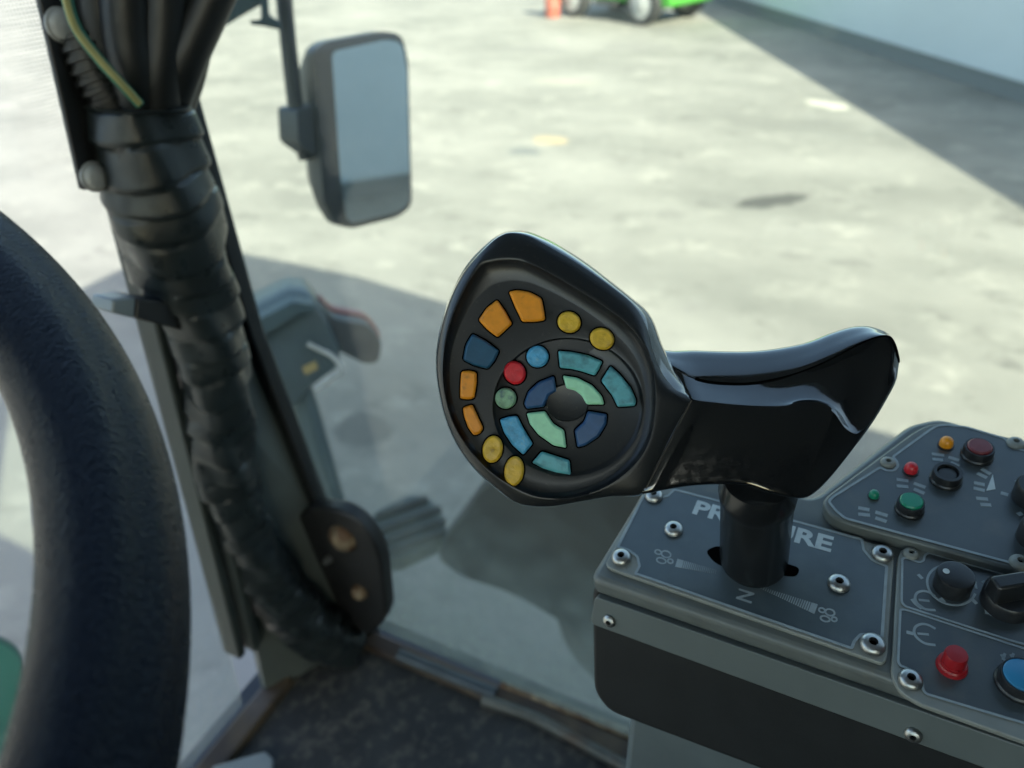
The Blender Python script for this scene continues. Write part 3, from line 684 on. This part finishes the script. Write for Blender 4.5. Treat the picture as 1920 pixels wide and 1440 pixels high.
_dg = None
def text(body, m_, parent, o2, du, dv, h, width, height, bold=.02, shear=0, nm='lettering'):
    """flat lettering: o2 = lower left corner in panel coordinates, du/dv unit directions of reading and of letter height"""
    cu = bpy.data.curves.new(nm, 'FONT'); cu.body = body; cu.offset = bold; cu.shear = shear; cu.size = 1
    to = bpy.data.objects.new('tmp', cu); COL.objects.link(to); bpy.context.view_layer.update()
    me = bpy.data.meshes.new_from_object(to.evaluated_get(bpy.context.evaluated_depsgraph_get()))
    xs = [v_.co.x for v_ in me.vertices]; ys = [v_.co.y for v_ in me.vertices]
    x0, x1, y0, y1 = min(xs), max(xs), min(ys), max(ys)
    V = []
    for v_ in me.vertices:
        q = o2 + du * ((v_.co.x - x0) / (x1 - x0) * width) + dv * ((v_.co.y - y0) / (y1 - y0) * height); V.append(C3(q.x, q.y, h))
    F = [tuple(p_.vertices) for p_ in me.polygons]
    bpy.data.objects.remove(to); bpy.data.meshes.remove(me)
    return obj(nm, V, F, m_, parent)
t0, t1 = C2(1297, 964, HP), C2(1557, 1037, HP)
du = (t1 - t0).normalized(); dv = Vector((-du.y, du.x))
if dv.y < 0: dv = -dv
hgt = (C2(1312, 938, HP) - C2(1297, 964, HP)).dot(dv)
text('PRESSURE', 'line2', plate, t0, du, dv, HP + .0005, (t1 - t0).length, hgt * .95, .035)
n0 = C2(1383, 1116, HP)
text('N', 'line', plate, C2(1386, 1104, HP), -dv, du, HP + .0005, .0062, .0074, .02)
def dot(px, py, r, parent, h, m_='line', nm='mark'):
    q = C2(px, py, h); return obj(nm, *lathe(C3(q.x, q.y, h), cn, [(r, 0), (r, .00012)], 16), m_, parent)
dot(1399, 1093, .0017, plate, HP + .0004)
def ringpts(cx, cy, rx, ry, rot=0, n=14): return [(cx + rx * math.cos(2 * math.pi * i / n) * math.cos(rot) - ry * math.sin(2 * math.pi * i / n) * math.sin(rot), cy + rx * math.cos(2 * math.pi * i / n) * math.sin(rot) + ry * math.sin(2 * math.pi * i / n) * math.cos(rot)) for i in range(n)]
for cx, cy in ((1248, 1043), (1555, 1152)):                    # two linked loops with a small arrow, by each bar
    ms = []
    for (ox, oy, rx, ry) in ((-14, -7, 6, 4), (1, -3, 9, 6), (-8, 9, 9, 5), (9, 10, 5, 4)):
        ms.append(ribbon(P2(ringpts(cx + ox, cy + oy, rx, ry, .3), HP), .0008, HP + .0003, HP + .0005, lambda x, y, hh: C3(x, y, hh), True))
    obj('symbol', *merge(*ms), 'line', plate)
def bars(a0, a1, w0, w1, n, first, parent):
    ms = []
    A, B_ = C2(*a0, HP), C2(*a1, HP)
    d_ = (B_ - A); L_ = d_.length; d_ = d_.normalized(); nn = Vector((-d_.y, d_.x))
    for i in range(n):
        t = i / n; w_ = (w0 * (1 - t) + w1 * t) / 2; s0_ = L_ * t; s1_ = s0_ + L_ / n * (.95 if i < first else .55 * (1 - t) + .12)
        q = [A + d_ * s0_ - nn * w_, A + d_ * s1_ - nn * w_, A + d_ * s1_ + nn * w_, A + d_ * s0_ + nn * w_]
        ms.append(prism([C3(k.x, k.y, HP + .0003) for k in q], [C3(k.x, k.y, HP + .0005) for k in q]))
    return obj('scale_bar', *merge(*ms), 'line', parent)
bars((1268, 1056), (1345, 1074), .0050, .0026, 22, 3, plate)
bars((1530, 1143), (1420, 1100), .0055, .0008, 26, 2, plate)

# switch panel, lower right
sp_base = [(1683, 1046), (1690, 1030), (1705, 1024), (1738, 1031), (2020, 1117), (2020, 1426), (1725, 1320), (1688, 1298), (1671, 1265)]
HS = .0026
swp = film('switch_panel', sp_base, -.0004, HS, None, con, 'plate', None, .003, .0006)
z4 = lambda L_: [(1680 + x / 8, 1020 + y / 8) for x, y in L_]
z5 = lambda L_: [(1680 + x / 8, 1140 + y / 8) for x, y in L_]
up1 = z4([(95, 215), (160, 208), (250, 240), (350, 278), (415, 250), (432, 165), (490, 130), (1540, 430), (2720, 770), (2720, 1720), (1700, 1440), (140, 935), (84, 870)])
lo1 = z5([(66, 20), (150, 25), (1700, 535), (2720, 870), (2720, 1960), (960, 1440), (450, 1285), (405, 1225), (398, 1100), (330, 995), (200, 915), (60, 860), (32, 800)])
for q_, nm_ in ((up1, 'film'), (lo1, 'film')):
    bq = roundpoly(P2(q_, HS), .0010, 3)
    obj('film', *prism([C3(q.x, q.y, HS - .0002) for q in bq], [C3(q.x, q.y, HS + .0003) for q in bq]), 'film2', swp)
    lines(q_, HS + .0005, .0010, swp, rr=.0010)
ms = []
def strokes(parent, h, wd, *paths, m_='line', nm='symbol'):
    obj(nm, *merge(*[ribbon([Vector(q) for q in catm([C2(x, y, h) for x, y in pth], 4)] if len(pth) > 2 else [C2(x, y, h) for x, y in pth], wd, h + .0003, h + .0005, lambda x, y, hh: C3(x, y, hh)) for pth in paths]), m_, parent)
strokes(swp, HS, .0011, z4([(580, 790), (500, 735), (400, 712), (310, 745), (285, 830), (340, 920), (440, 985), (590, 1000)]), z4([(340, 845), (500, 862)]))
strokes(swp, HS, .0020, z4([(245, 830), (300, 900), (390, 970)]))
strokes(swp, HS, .0011, z5([(590, 320), (480, 262), (380, 248), (290, 290), (270, 380), (330, 470), (440, 540), (590, 562)]), z5([(320, 390), (490, 405)]))
strokes(swp, HS, .0016, z5([(155, 368), (255, 392)]))
for x, y in ((1725, 1082), (1825, 1090), (1846, 1094), (1767, 1126), (1827, 1129)):
    strokes(swp, HS, .0015, [(x - 4, y - 4), (x + 4, y + 4)], nm='mark')
strokes(swp, HS, .0010, ringpts(1784, 1098, 47, 36, .35, 24), nm='mark')
strokes(swp, HS, .0018, [(1848, 1138), (1852, 1152)], nm='mark'); strokes(swp, HS, .0014, [(1855, 1150), (1860, 1154)], nm='mark')
for k in ((1877, 1228, 1884, 1240), (1884, 1226, 1880, 1238), (1894, 1228, 1902, 1240), (1900, 1226, 1897, 1234)):
    strokes(swp, HS, .0010, [(k[0], k[1]), (k[2], k[3])], nm='mark')
screw(CP(1708, 1039, HS + .0003), cn, .0036, swp, 'plate'); screw(CP(1707, 1275, HS + .0003), cn, .0048, swp)

# upper panel, raised on its own tray
HU0, HU = .0, .0080
z7 = lambda L_: [(1520 + x / 4.5, 780 + y / 4.5) for x, y in L_]
ub = z7([(104, 715), (150, 660), (860, 135), (985, 70), (1150, 52), (2600, 400), (2600, 1560), (1750, 1305), (300, 905), (180, 850), (118, 770)])
tray = film('upper_panel', ub, -.0004, HU, None, con, 'cgrey', None, .004, .0012)
ubord = z7([(152, 722), (190, 680), (588, 432), (640, 462), (705, 462), (738, 420), (725, 378), (692, 345), (1000, 122), (1065, 85), (1150, 76), (1310, 92), (1640, 190), (1690, 260), (1800, 292), (2500, 420), (2500, 1460), (1690, 1238), (290, 862), (215, 800)])
bq = roundpoly(P2(ubord, HU), .0014, 3)
obj('film', *prism([C3(q.x, q.y, HU - .0002) for q in bq], [C3(q.x, q.y, HU + .0003) for q in bq]), 'film2', tray)
lines(ubord, HU + .0005, .0013, tray, rr=.0014)
def bar4(L_):
    for (x0, y0, x1, y1) in L_: strokes(tray, HU, .0021, [(x0, y0), (x1, y1)], nm='mark')
bar4([(1609, 953, 1630, 957), (1609, 965, 1631, 967), (1641, 961, 1664, 968), (1641, 972, 1662, 979),
      (1681, 900, 1703, 903), (1681, 912, 1703, 914), (1713, 907, 1735, 915), (1713, 918, 1733, 926),
      (1747, 852, 1770, 855), (1748, 862, 1768, 864), (1778, 858, 1798, 864), (1782, 868, 1798, 875)])
bar4([(1840, 880, 1857, 890), (1832, 888, 1850, 897), (1826, 906, 1846, 910), (1825, 916, 1846, 921), (1830, 935, 1852, 937), (1838, 947, 1858, 948), (1876, 925, 1890, 929), (1905, 901, 1914, 909), (1908, 966, 1916, 963)])
wg = P2([(1861, 890), (1866, 918), (1849, 921)], HU)
obj('mark', *prism([C3(q.x, q.y, HU + .0003) for q in wg], [C3(q.x, q.y, HU + .0005) for q in wg]), 'line2', tray)
for x, y, r in ((1665, 868, .0038), (1904, 832, .0042), (1912, 1056, .0044)):
    screw(CP(x, y, HU + .0003), cn, r, tray, 'plate')

def scl(px, py, h=0):
    q = CP(px, py, h) - CAM; return q.dot(cf) / FPX * .92
def lampbulb(px, py, rpx, m_, lab):
    h = HU; r = rpx * scl(px, py, h)
    c = CP(px, py + rpx * .9, h)
    o = obj('indicator_lamp', *lathe(c, cn, [(r, 0), (r, r * .8), (r * .93, r * 1.2), (r * .75, r * 1.55), (r * .45, r * 1.78), (r * .15, r * 1.85)], 24), m_, con, smooth=50)
    o['label'] = lab
    obj('collar', *lathe(c, cn, [(r * 1.25, 0), (r * 1.22, r * .25), (r * 1.02, r * .3)], 24), 'knob', o, smooth=40)
lampbulb(1638, 923, 9.5, 'lamp_green', 'small green indicator lamp'); lampbulb(1707, 873, 12.5, 'lamp_red', 'small red indicator lamp'); lampbulb(1773, 825, 12.5, 'lamp_orange', 'small orange indicator lamp')
def pushb(px, py, rpx, h, m_, lab, tall=.0075, capr=.76, caph=.0008, ridge=False):
    """px, py = middle of the top of the collar"""
    c = CP(px, py, h + tall) - cn * tall; r = rpx * scl(px, py, h)
    o = obj('push_button', *lathe(c, cn, [(r * 1.08, 0), (r * 1.08, tall * .25), (r, tall * .35), (r, tall * .8), (r * .95, tall), (r * (capr + .04), tall), (r * (capr + .02), tall * .6)], 36), 'knob', con, smooth=35)
    o['label'] = lab
    if m_: obj('cap', *lathe(c, cn, [(r * capr, tall * .5), (r * capr, tall + caph), (r * (capr - .1), tall + caph + .0007), (.0005, tall + caph + .0009)], 32), m_, o, smooth=40)
    return o
pushb(1709, 940, 25, HU, 'lamp_green', 'round push button with green cap', .0068, .84, .0006)
pushb(1837, 838, 27, HU, 'dred', 'round push button with dark red cap', .0072, .80, .0006)
pushb(1778, 884, 27, HU, 'knob', 'round black push button with sunken cap', .0070, .68, -.0022)
pushb(1919, 1266, 40, HS, 'bblue', 'round push button with blue cap', .0078, .86, .0002)
# red capped button with a flange
c = CP(1784, 1250, HS); r = 27 * scl(1784, 1250)
o = obj('push_button', *lathe(c, cn, [(r * 1.06, 0), (r * 1.06, .0006), (r * 1.0, .0012), (r, .0026), (r * .9, .0034), (r * .80, .0036), (r * .80, .0050)], 36), 'bred', con, smooth=35); o['label'] = 'red push button with round flange'
obj('cap', *lathe(c, cn, [(r * .77, .0045), (r * .77, .0098), (r * .70, .0108), (r * .1, .0110)], 36), 'bred', o, smooth=40)
# turning knobs
c = CP(1784, 1101, HS); r = 34 * scl(1784, 1101)
kn = obj('knob', *lathe(c, cn, [(r * 1.0, 0), (r, .0085), (r * .94, .0100), (r * .85, .0103), (.0005, .0103)], 40), 'knob', con, smooth=40); kn['label'] = 'plain round black turning knob'
q = CP(1774, 1071, HS + .0104)
obj('pointer', *lathe(q, cn, [(.0014, 0), (.0014, .0002)], 14), 'line2', kn)
c = CP(1886, 1132, HS); r = 46 * scl(1886, 1132)
kn = obj('knob', *lathe(c, cn, [(r * 1.0, 0), (r, .0075), (r * .92, .0085), (.0005, .0088)], 40), 'knob', con, smooth=40); kn['label'] = 'black rotary knob with raised finger bar'
dirb = (ev * .55 + eu * .85).normalized(); dn2 = cn.cross(dirb)
fb = [c + dirb * (s_ * r * .95) + dn2 * (t_ * r * .42) + cn * .008 for s_, t_ in ((-1, -1), (1, -1), (1, 1), (-1, 1))]
fb2 = [c + dirb * (s_ * r * .95) + dn2 * (t_ * r * .34) + cn * .0195 for s_, t_ in ((-1, -1), (1, -1), (1, 1), (-1, 1))]
obj('finger_bar', *prism(fb, fb2), 'knob', kn, bevel=.0012)
for x, y in ((1936, 936), (1944, 1012)):
    c = CP(x, y, HU); r = 36 * scl(x, y)
    kn = obj('knob', *lathe(c, cn, [(r, 0), (r, .009), (r * .9, .0105), (.0005, .0107)], 32), 'knob', con, smooth=40); kn['label'] = 'black knob at the edge of the upper panel'

# ------------------------------------------------------------------ control lever
lev = thing('control_lever', 'glossy black multifunction control lever with coloured buttons on its round head', 'control lever', CB)
Z1 = lambda L_: [(780 + x / 2.483, 400 + y / 2.483) for x, y in L_]
Z2 = lambda L_: [(1160 + x / 3.4286, 560 + y / 3.4286) for x, y in L_]
cc = Vector(Z1([(650, 760)])[0])
NA = 200
def polar(L_, k=6):
    pts = spline([tuple(q) for q in Z1(L_)], k, True); pts = [Vector((q.x, q.y)) - cc for q in pts]
    ang = [math.atan2(q.y, q.x) for q in pts]; out = []
    n = len(pts)
    for i in range(NA):
        th = -math.pi + 2 * math.pi * (i + .5) / NA; d_ = Vector((math.cos(th), math.sin(th))); best = None
        for j in range(n):
            a, b = pts[j], pts[(j + 1) % n]; e = b - a; den = d_.x * e.y - d_.y * e.x
            if abs(den) < 1e-9: continue
            t = (a.x * e.y - a.y * e.x) / den; u_ = (a.x * d_.y - a.y * d_.x) / den
            if t > 0 and -1e-6 <= u_ <= 1 + 1e-6: best = t if best is None else max(best, t)
        out.append(cc + d_ * best)
    return out
Fe = polar([(440, 92), (520, 105), (600, 145), (750, 232), (900, 335), (1010, 425), (1070, 520), (1105, 640), (1150, 750), (1215, 825), (1284, 868), (1245, 960), (1190, 1060), (1130, 1170), (1062, 1298), (900, 1318), (760, 1342), (640, 1362), (540, 1362), (460, 1342), (385, 1285), (295, 1205), (222, 1115), (167, 1015), (128, 900), (104, 760), (104, 640), (130, 500), (178, 365), (250, 240), (338, 148), (390, 108)])
Oe = polar([(440, 80), (520, 83), (640, 133), (780, 218), (900, 308), (1000, 388), (1070, 448), (1110, 510), (1150, 620), (1200, 720), (1255, 790), (1300, 850), (1250, 960), (1195, 1060), (1135, 1170), (1064, 1304), (900, 1322), (760, 1346), (640, 1367), (540, 1367), (460, 1347), (380, 1291), (290, 1211), (215, 1121), (159, 1021), (119, 901), (94, 760), (94, 640), (119, 500), (168, 360), (238, 235), (328, 140), (385, 98)])
Re = polar([(290, 236), (340, 214), (400, 205), (480, 208), (560, 240), (650, 288), (800, 378), (950, 480), (1040, 570), (1095, 680), (1118, 800), (1115, 940), (1090, 1060), (1030, 1160), (930, 1248), (820, 1303), (700, 1328), (560, 1320), (430, 1262), (330, 1190), (235, 1085), (165, 960), (128, 810), (126, 670), (150, 530), (205, 385)])
Qe = polar([(430, 318), (500, 322), (580, 345), (750, 432), (900, 540), (1005, 650), (1055, 760), (1068, 900), (1040, 1050), (985, 1150), (890, 1228), (780, 1275), (680, 1296), (560, 1292), (450, 1246), (350, 1170), (260, 1065), (190, 940), (160, 800), (165, 660), (205, 530), (270, 415), (345, 345)])
def ell(cx, cy, rx, ry, k=1): return polar([(cx + rx * k * math.cos(2 * math.pi * i / 24), cy + ry * k * math.sin(2 * math.pi * i / 24)) for i in range(24)], 3)
def mixr(A, B_, t): return [a * (1 - t) + b * t for a, b in zip(A, B_)]
def scr(A, k): return [cc + (a - cc) * k for a in A]
I0 = ell(708, 900, 352, 322); I0 = [ (cc + (i - cc) * min(1, (q - cc).length * .985 / (i - cc).length)) for i, q in zip(I0, Qe)]
mid = lambda t: mixr(Re, Qe, t)
def ring(A, z): return [L3(a.x, a.y, z * mmz) for a in A]
FZ = -4.6; IZ = -6.4
face_r = [ring(Fe, -3.6), ring(mixr(Fe, Re, .12), -2.6), ring(mixr(Fe, Re, .45), -1.3), ring(mixr(Fe, Re, .85), -.35), ring(Re, -.1), ring(mid(.07), -.15), ring(mid(.16), -.9), ring(mid(.3), -2.4), ring(mid(.6), -3.6), ring(mid(.92), FZ + .1), ring(Qe, FZ),
          ring(mixr(Qe, I0, .5), FZ), ring(mixr(Qe, I0, .93), FZ), ring(I0, FZ - .1), ring(scr(I0, .975), IZ + .5), ring(scr(I0, .95), IZ), ring(scr(I0, .6), IZ - .5), ring(scr(I0, .3), IZ - .6), ring(scr(I0, .02), IZ - .6)]
obj('face', *loft(face_r, False, True), 'face', lev, smooth=42)
sh = [ring(mixr(Fe, Re, .03), -3.6), ring(Fe, -3.75), ring(mixr(Fe, Oe, .35), -5.2), ring(mixr(Fe, Oe, .8), -9), ring(Oe, -14), ring(Oe, -19), ring(scr(Oe, .985), -26), ring(scr(Oe, .93), -33), ring(scr(Oe, .80), -38), ring(scr(Oe, .5), -41), ring(scr(Oe, .05), -42)]
obj('shell', *loft(sh, False, True), 'shell', lev, smooth=50)
# hub in the middle of the ring buttons
hub = [Vector(q) for q in Z1([(705 + 100 * math.cos(2 * math.pi * i / 40), 882 + 88 * math.sin(2 * math.pi * i / 40)) for i in range(40)])]
obj('hub', *loft([[L3(q.x, q.y, -7.4 * mmz) for q in hub], [L3(q.x, q.y, -5.6 * mmz) for q in hub], [L3(q.x, q.y, -5.2 * mmz) for q in inset(hub, 2.2)], [L3(q.x, q.y, -5.7 * mmz) for q in inset(hub, 12)]]), 'face', lev, smooth=45)

def button(L_, m_, lab, z0, z1, rr=4.5, bev=2.6):
    b = roundpoly([Vector(q) for q in Z1(L_)], rr, 5)
    if lab is None: lab = ''
    raw = [Vector(q) for q in Z1(L_)]
    def ins(d_): return roundpoly(inset(raw, d_), max(rr - d_ * .5, 1.2), 5)
    r_ = [[L3(q.x, q.y, z0 * mmz) for q in b], [L3(q.x, q.y, (z1 - 1.3) * mmz) for q in b], [L3(q.x, q.y, (z1 - .95) * mmz) for q in ins(bev * .25)], [L3(q.x, q.y, (z1 - .22) * mmz) for q in ins(bev * 1.1)], [L3(q.x, q.y, z1 * mmz) for q in ins(bev * 1.8)]]
    o = obj('push_button', *loft(r_), m_, lev, smooth=55); o['label'] = lab
    for f_ in o.data.polygons:
        if len(f_.vertices) > 4: f_.use_smooth = False
    gq = inset(b, -2.6)
    # solid black rim, coloured as the shade in the gap round the button
    obj('button_gap_shade', *prism([L3(q.x, q.y, (z0 - .3) * mmz) for q in gq], [L3(q.x, q.y, (z0 + 1.55) * mmz) for q in gq]), 'void', o)
    return o
def oval(cx, cy, rx, ry, rot=0, n=22): return ringpts(cx, cy, rx, ry, rot, n)
TO = FZ + 4.6; TI = IZ + 4.3; B0 = FZ - 1.2; B1 = IZ - 1.2
button([(432, 365), (470, 357), (530, 366), (585, 396), (594, 440), (602, 498), (560, 505), (495, 506), (462, 438)], 'orange', 'large orange fan shaped button at the top', B0, TO, 5)
button([(378, 402), (415, 455), (448, 515), (380, 578), (330, 540), (291, 496), (330, 440)], 'orange', 'square orange button', B0, TO, 5)
button([(262, 560), (320, 590), (388, 640), (365, 690), (335, 725), (270, 708), (219, 682), (232, 612)], 'navy', 'dark navy square button', B0, TO, 5)
button([(211, 735), (250, 732), (282, 740), (283, 790), (271, 862), (240, 867), (205, 863), (206, 800)], 'orange', 'narrow orange button', B0, TO, 5)
button([(218, 905), (262, 889), (283, 935), (314, 1002), (298, 1025), (270, 1035), (243, 998), (224, 945)], 'orange', 'slanted narrow orange button', B0, TO, 5)
button(oval(357, 1098, 64, 47, R(100)), 'yellow', 'worn yellow oval button', B0, TO - .2, 2)
button(oval(457, 1200, 70, 46, R(97)), 'yellow', 'lowest yellow oval button', B0, TO - .2, 2)
button(oval(713, 507, 55, 50, R(20)), 'yellow', 'yellow round button', B0, TO - .2, 2)
button(oval(866, 584, 58, 50, R(25)), 'yellow', 'dented yellow round button', B0, TO - .2, 2)
button(oval(566, 667, 52, 51), 'sky', 'worn light blue round button', B1, TI - .1, 2)
button(oval(460, 742, 56, 50, R(60)), 'red', 'red round button', B1, TI + .3, 2)
button(oval(418, 861, 50, 49), 'sage', 'worn grey green round button', B1, TI - .1, 2)
button([(662, 640), (720, 644), (800, 660), (869, 690), (852, 725), (833, 756), (770, 735), (720, 724), (670, 720)], 'teal', 'worn teal segment above the ring', B1, TI, 4)
button([(905, 710), (950, 750), (1000, 812), (1026, 872), (1020, 896), (940, 902), (915, 850), (862, 780)], 'teal', 'worn teal segment beside the ring', B1, TI, 4)
button([(390, 960), (430, 946), (470, 941), (500, 1000), (544, 1072), (500, 1125), (450, 1080), (410, 1020)], 'sky', 'worn blue segment left of the ring', B1, TI, 4)
button([(585, 1108), (640, 1125), (715, 1150), (722, 1218), (650, 1206), (590, 1187), (540, 1160)], 'teal', 'worn teal segment under the ring', B1, TI, 4)
button([(643, 757), (655, 828), (618, 848), (597, 900), (515, 910), (503, 885), (522, 830), (570, 785)], 'navy2', 'dark blue ring segment, upper', B1, TI, 4)
button([(683, 755), (750, 765), (820, 800), (865, 850), (877, 890), (795, 890), (772, 850), (740, 825), (700, 815)], 'mint', 'mint green ring segment, upper', B1, TI + .2, 4)
button([(515, 930), (600, 920), (640, 980), (690, 1010), (700, 1092), (640, 1080), (570, 1030), (530, 980)], 'mint', 'mint green ring segment, lower', B1, TI + .2, 4)
button([(800, 920), (890, 935), (886, 980), (850, 1040), (790, 1080), (752, 1090), (738, 1010), (782, 970)], 'navy2', 'dark blue ring segment, lower', B1, TI, 4)

# grip: cross sections along its length; each row B (lower edge), E2 (crease), E1 (joint with top shell), T (top)
SEC = [((40, 1240), (380, 640), (255, 380), (190, 300), .96, -5), ((158, 1254), (472, 652), (400, 470), (320, 338), 1), ((300, 1229), (600, 666), (550, 525), (480, 339), 1), ((450, 1205), (750, 681), (710, 542), (680, 345), 1),
       ((620, 1195), (900, 690), (870, 538), (850, 344), 1), ((800, 1200), (1050, 688), (1040, 507), (1015, 327), 1, 0, .35), ((980, 1255), (1180, 664), (1200, 458), (1200, 289), 1, 0, .8),
       ((1150, 1285), (1290, 668), (1370, 384), (1360, 228), 1, 0, 1.0), ((1245, 1258), (1390, 720), (1520, 305), (1490, 188), 1, 0, 1.0), ((1360, 1150), (1470, 830), (1640, 252), (1590, 181), .95, 0, .9), ((1500, 975), (1560, 850), (1730, 242), (1690, 208), .85, 0, .6),
       ((1640, 785), (1680, 690), (1772, 285), (1755, 252), .66), ((1755, 590), (1765, 540), (1798, 370), (1796, 340), .42), ((1790, 510), (1793, 480), (1803, 410), (1803, 400), .22)]
def secpts(s):
    B_, E2, E1, T = [Vector(q) for q in Z2(s[:4])]; k = s[4]
    mz = (1 - k) * -16 + (s[5] if len(s) > 5 else 0)
    def at(p_, z): return L3(p_.x, p_.y, (z * k + mz) * mmz)
    hgt_ = (B_ - T)
    fm1 = B_ * .82 + E2 * .18; fm2 = B_ * .35 + E2 * .65
    hq = .25 - .15 * (s[6] if len(s) > 6 else 0)
    m1 = E2 * (1 - hq) + E1 * hq; m2 = E2 * .35 + E1 * .65
    lower = [(B_ * .985 + E2 * .015, -12), (B_, -4.6), (B_ * .965 + E2 * .035, -2.7), (fm1, -2.4), (fm2, -2.0), (E2 * .95 + B_ * .05, -2.4)]
    q_ = s[6] if len(s) > 6 else 0                 # how hollow the thumb rest is here
    upper = [(E2, -3.0 - .2 * q_), (m1, -5.6 - .9 * q_), (m2, -9.6 - 3.0 * q_), (E1, -12.6)]
    tt = E1 * .45 + T * .55
    topv = [(E1, -12.3), (E1 * .8 + T * .2, -13.6), (tt, -17.6), (T, -25), (T * .96 + B_ * .04, -33), (T * .85 + B_ * .15, -39), (T * .6 + B_ * .4, -42)]
    rest = [(T * .6 + B_ * .4, -42), (T * .3 + B_ * .7, -40), (T * .1 + B_ * .9, -33), (B_ + (B_ - T) * .0, -22)]
    return [at(*q) for q in lower], [at(*q) for q in upper], [at(*q) for q in topv], [at(*q) for q in rest]
allsec = [secpts(s) for s in SEC]
def sectrack(part, k):
    n = len(allsec[0][part]); cols = [catm([allsec[i][part][j] for i in range(len(SEC))], k) for j in range(n)]
    return [[cols[j][i] for j in range(n)] for i in range(len(cols[0]))]
KS = 8
lo_, up2, to_, re_ = [sectrack(i, KS) for i in range(4)]
def dens(row, k=4): return catm(row, k)
body_r = [dens(a) + dens(b) + [c_[0]] + dens(d_) for a, b, c_, d_ in zip(lo_, up2, to_, re_)]
st0 = 1
v, f = loft(body_r[st0:])
obj('grip', v, f, 'gloss', lev, smooth=38)
topr = [dens(r_, 5) for r_ in to_]
cen_ = [sum(r_, Vector()) / len(r_) for r_ in topr]
topr = [[p_ + (p_ - c_).normalized() * .0004 for p_ in r_] for r_, c_ in zip(topr, cen_)]
v, f = loft(topr[1:])
obj('grip_cover', v, f, 'gloss', lev, smooth=50)
jn = [r_[0] + EZ * .0001 for r_ in topr[13:]]
obj('joint', *tube(jn, .00035, 6), 'void', lev)
sm0, sm1 = Vector(Z2([(158, 1256)])[0]), Vector(Z2([(470, 652)])[0])
obj('seam', *tube([L3(*(sm0 * (1 - t) + sm1 * t), (-4.2 if t < .05 else -2.05 - t * .35) * mmz) for t in [i / 12 for i in range(13)]], .00028, 6), 'seam', lev)
# shaft with boot collar
r = .0163
ax_top = gb + cn * .012
hS = (ax_top - CB).dot(cn)
obj('shaft', *lathe(CB - cn * .004, cn, [(r * .86, 0), (r * .9, .006), (r * .98, .0085), (r, .011), (r, hS * .80), (r * 1.03, hS * .84), (r * 1.06, hS * .92), (r * .9, hS + .002), (r * .5, hS + .004)], 48), 'shaft', lev, smooth=35)
tp_ = CP(1404, 1086, HP + .001)
obj('pointer', *tube([CB + (tp_ - CB) * .5 + cn * .003, tp_], .0022, 10), 'knob', lev, smooth=40)
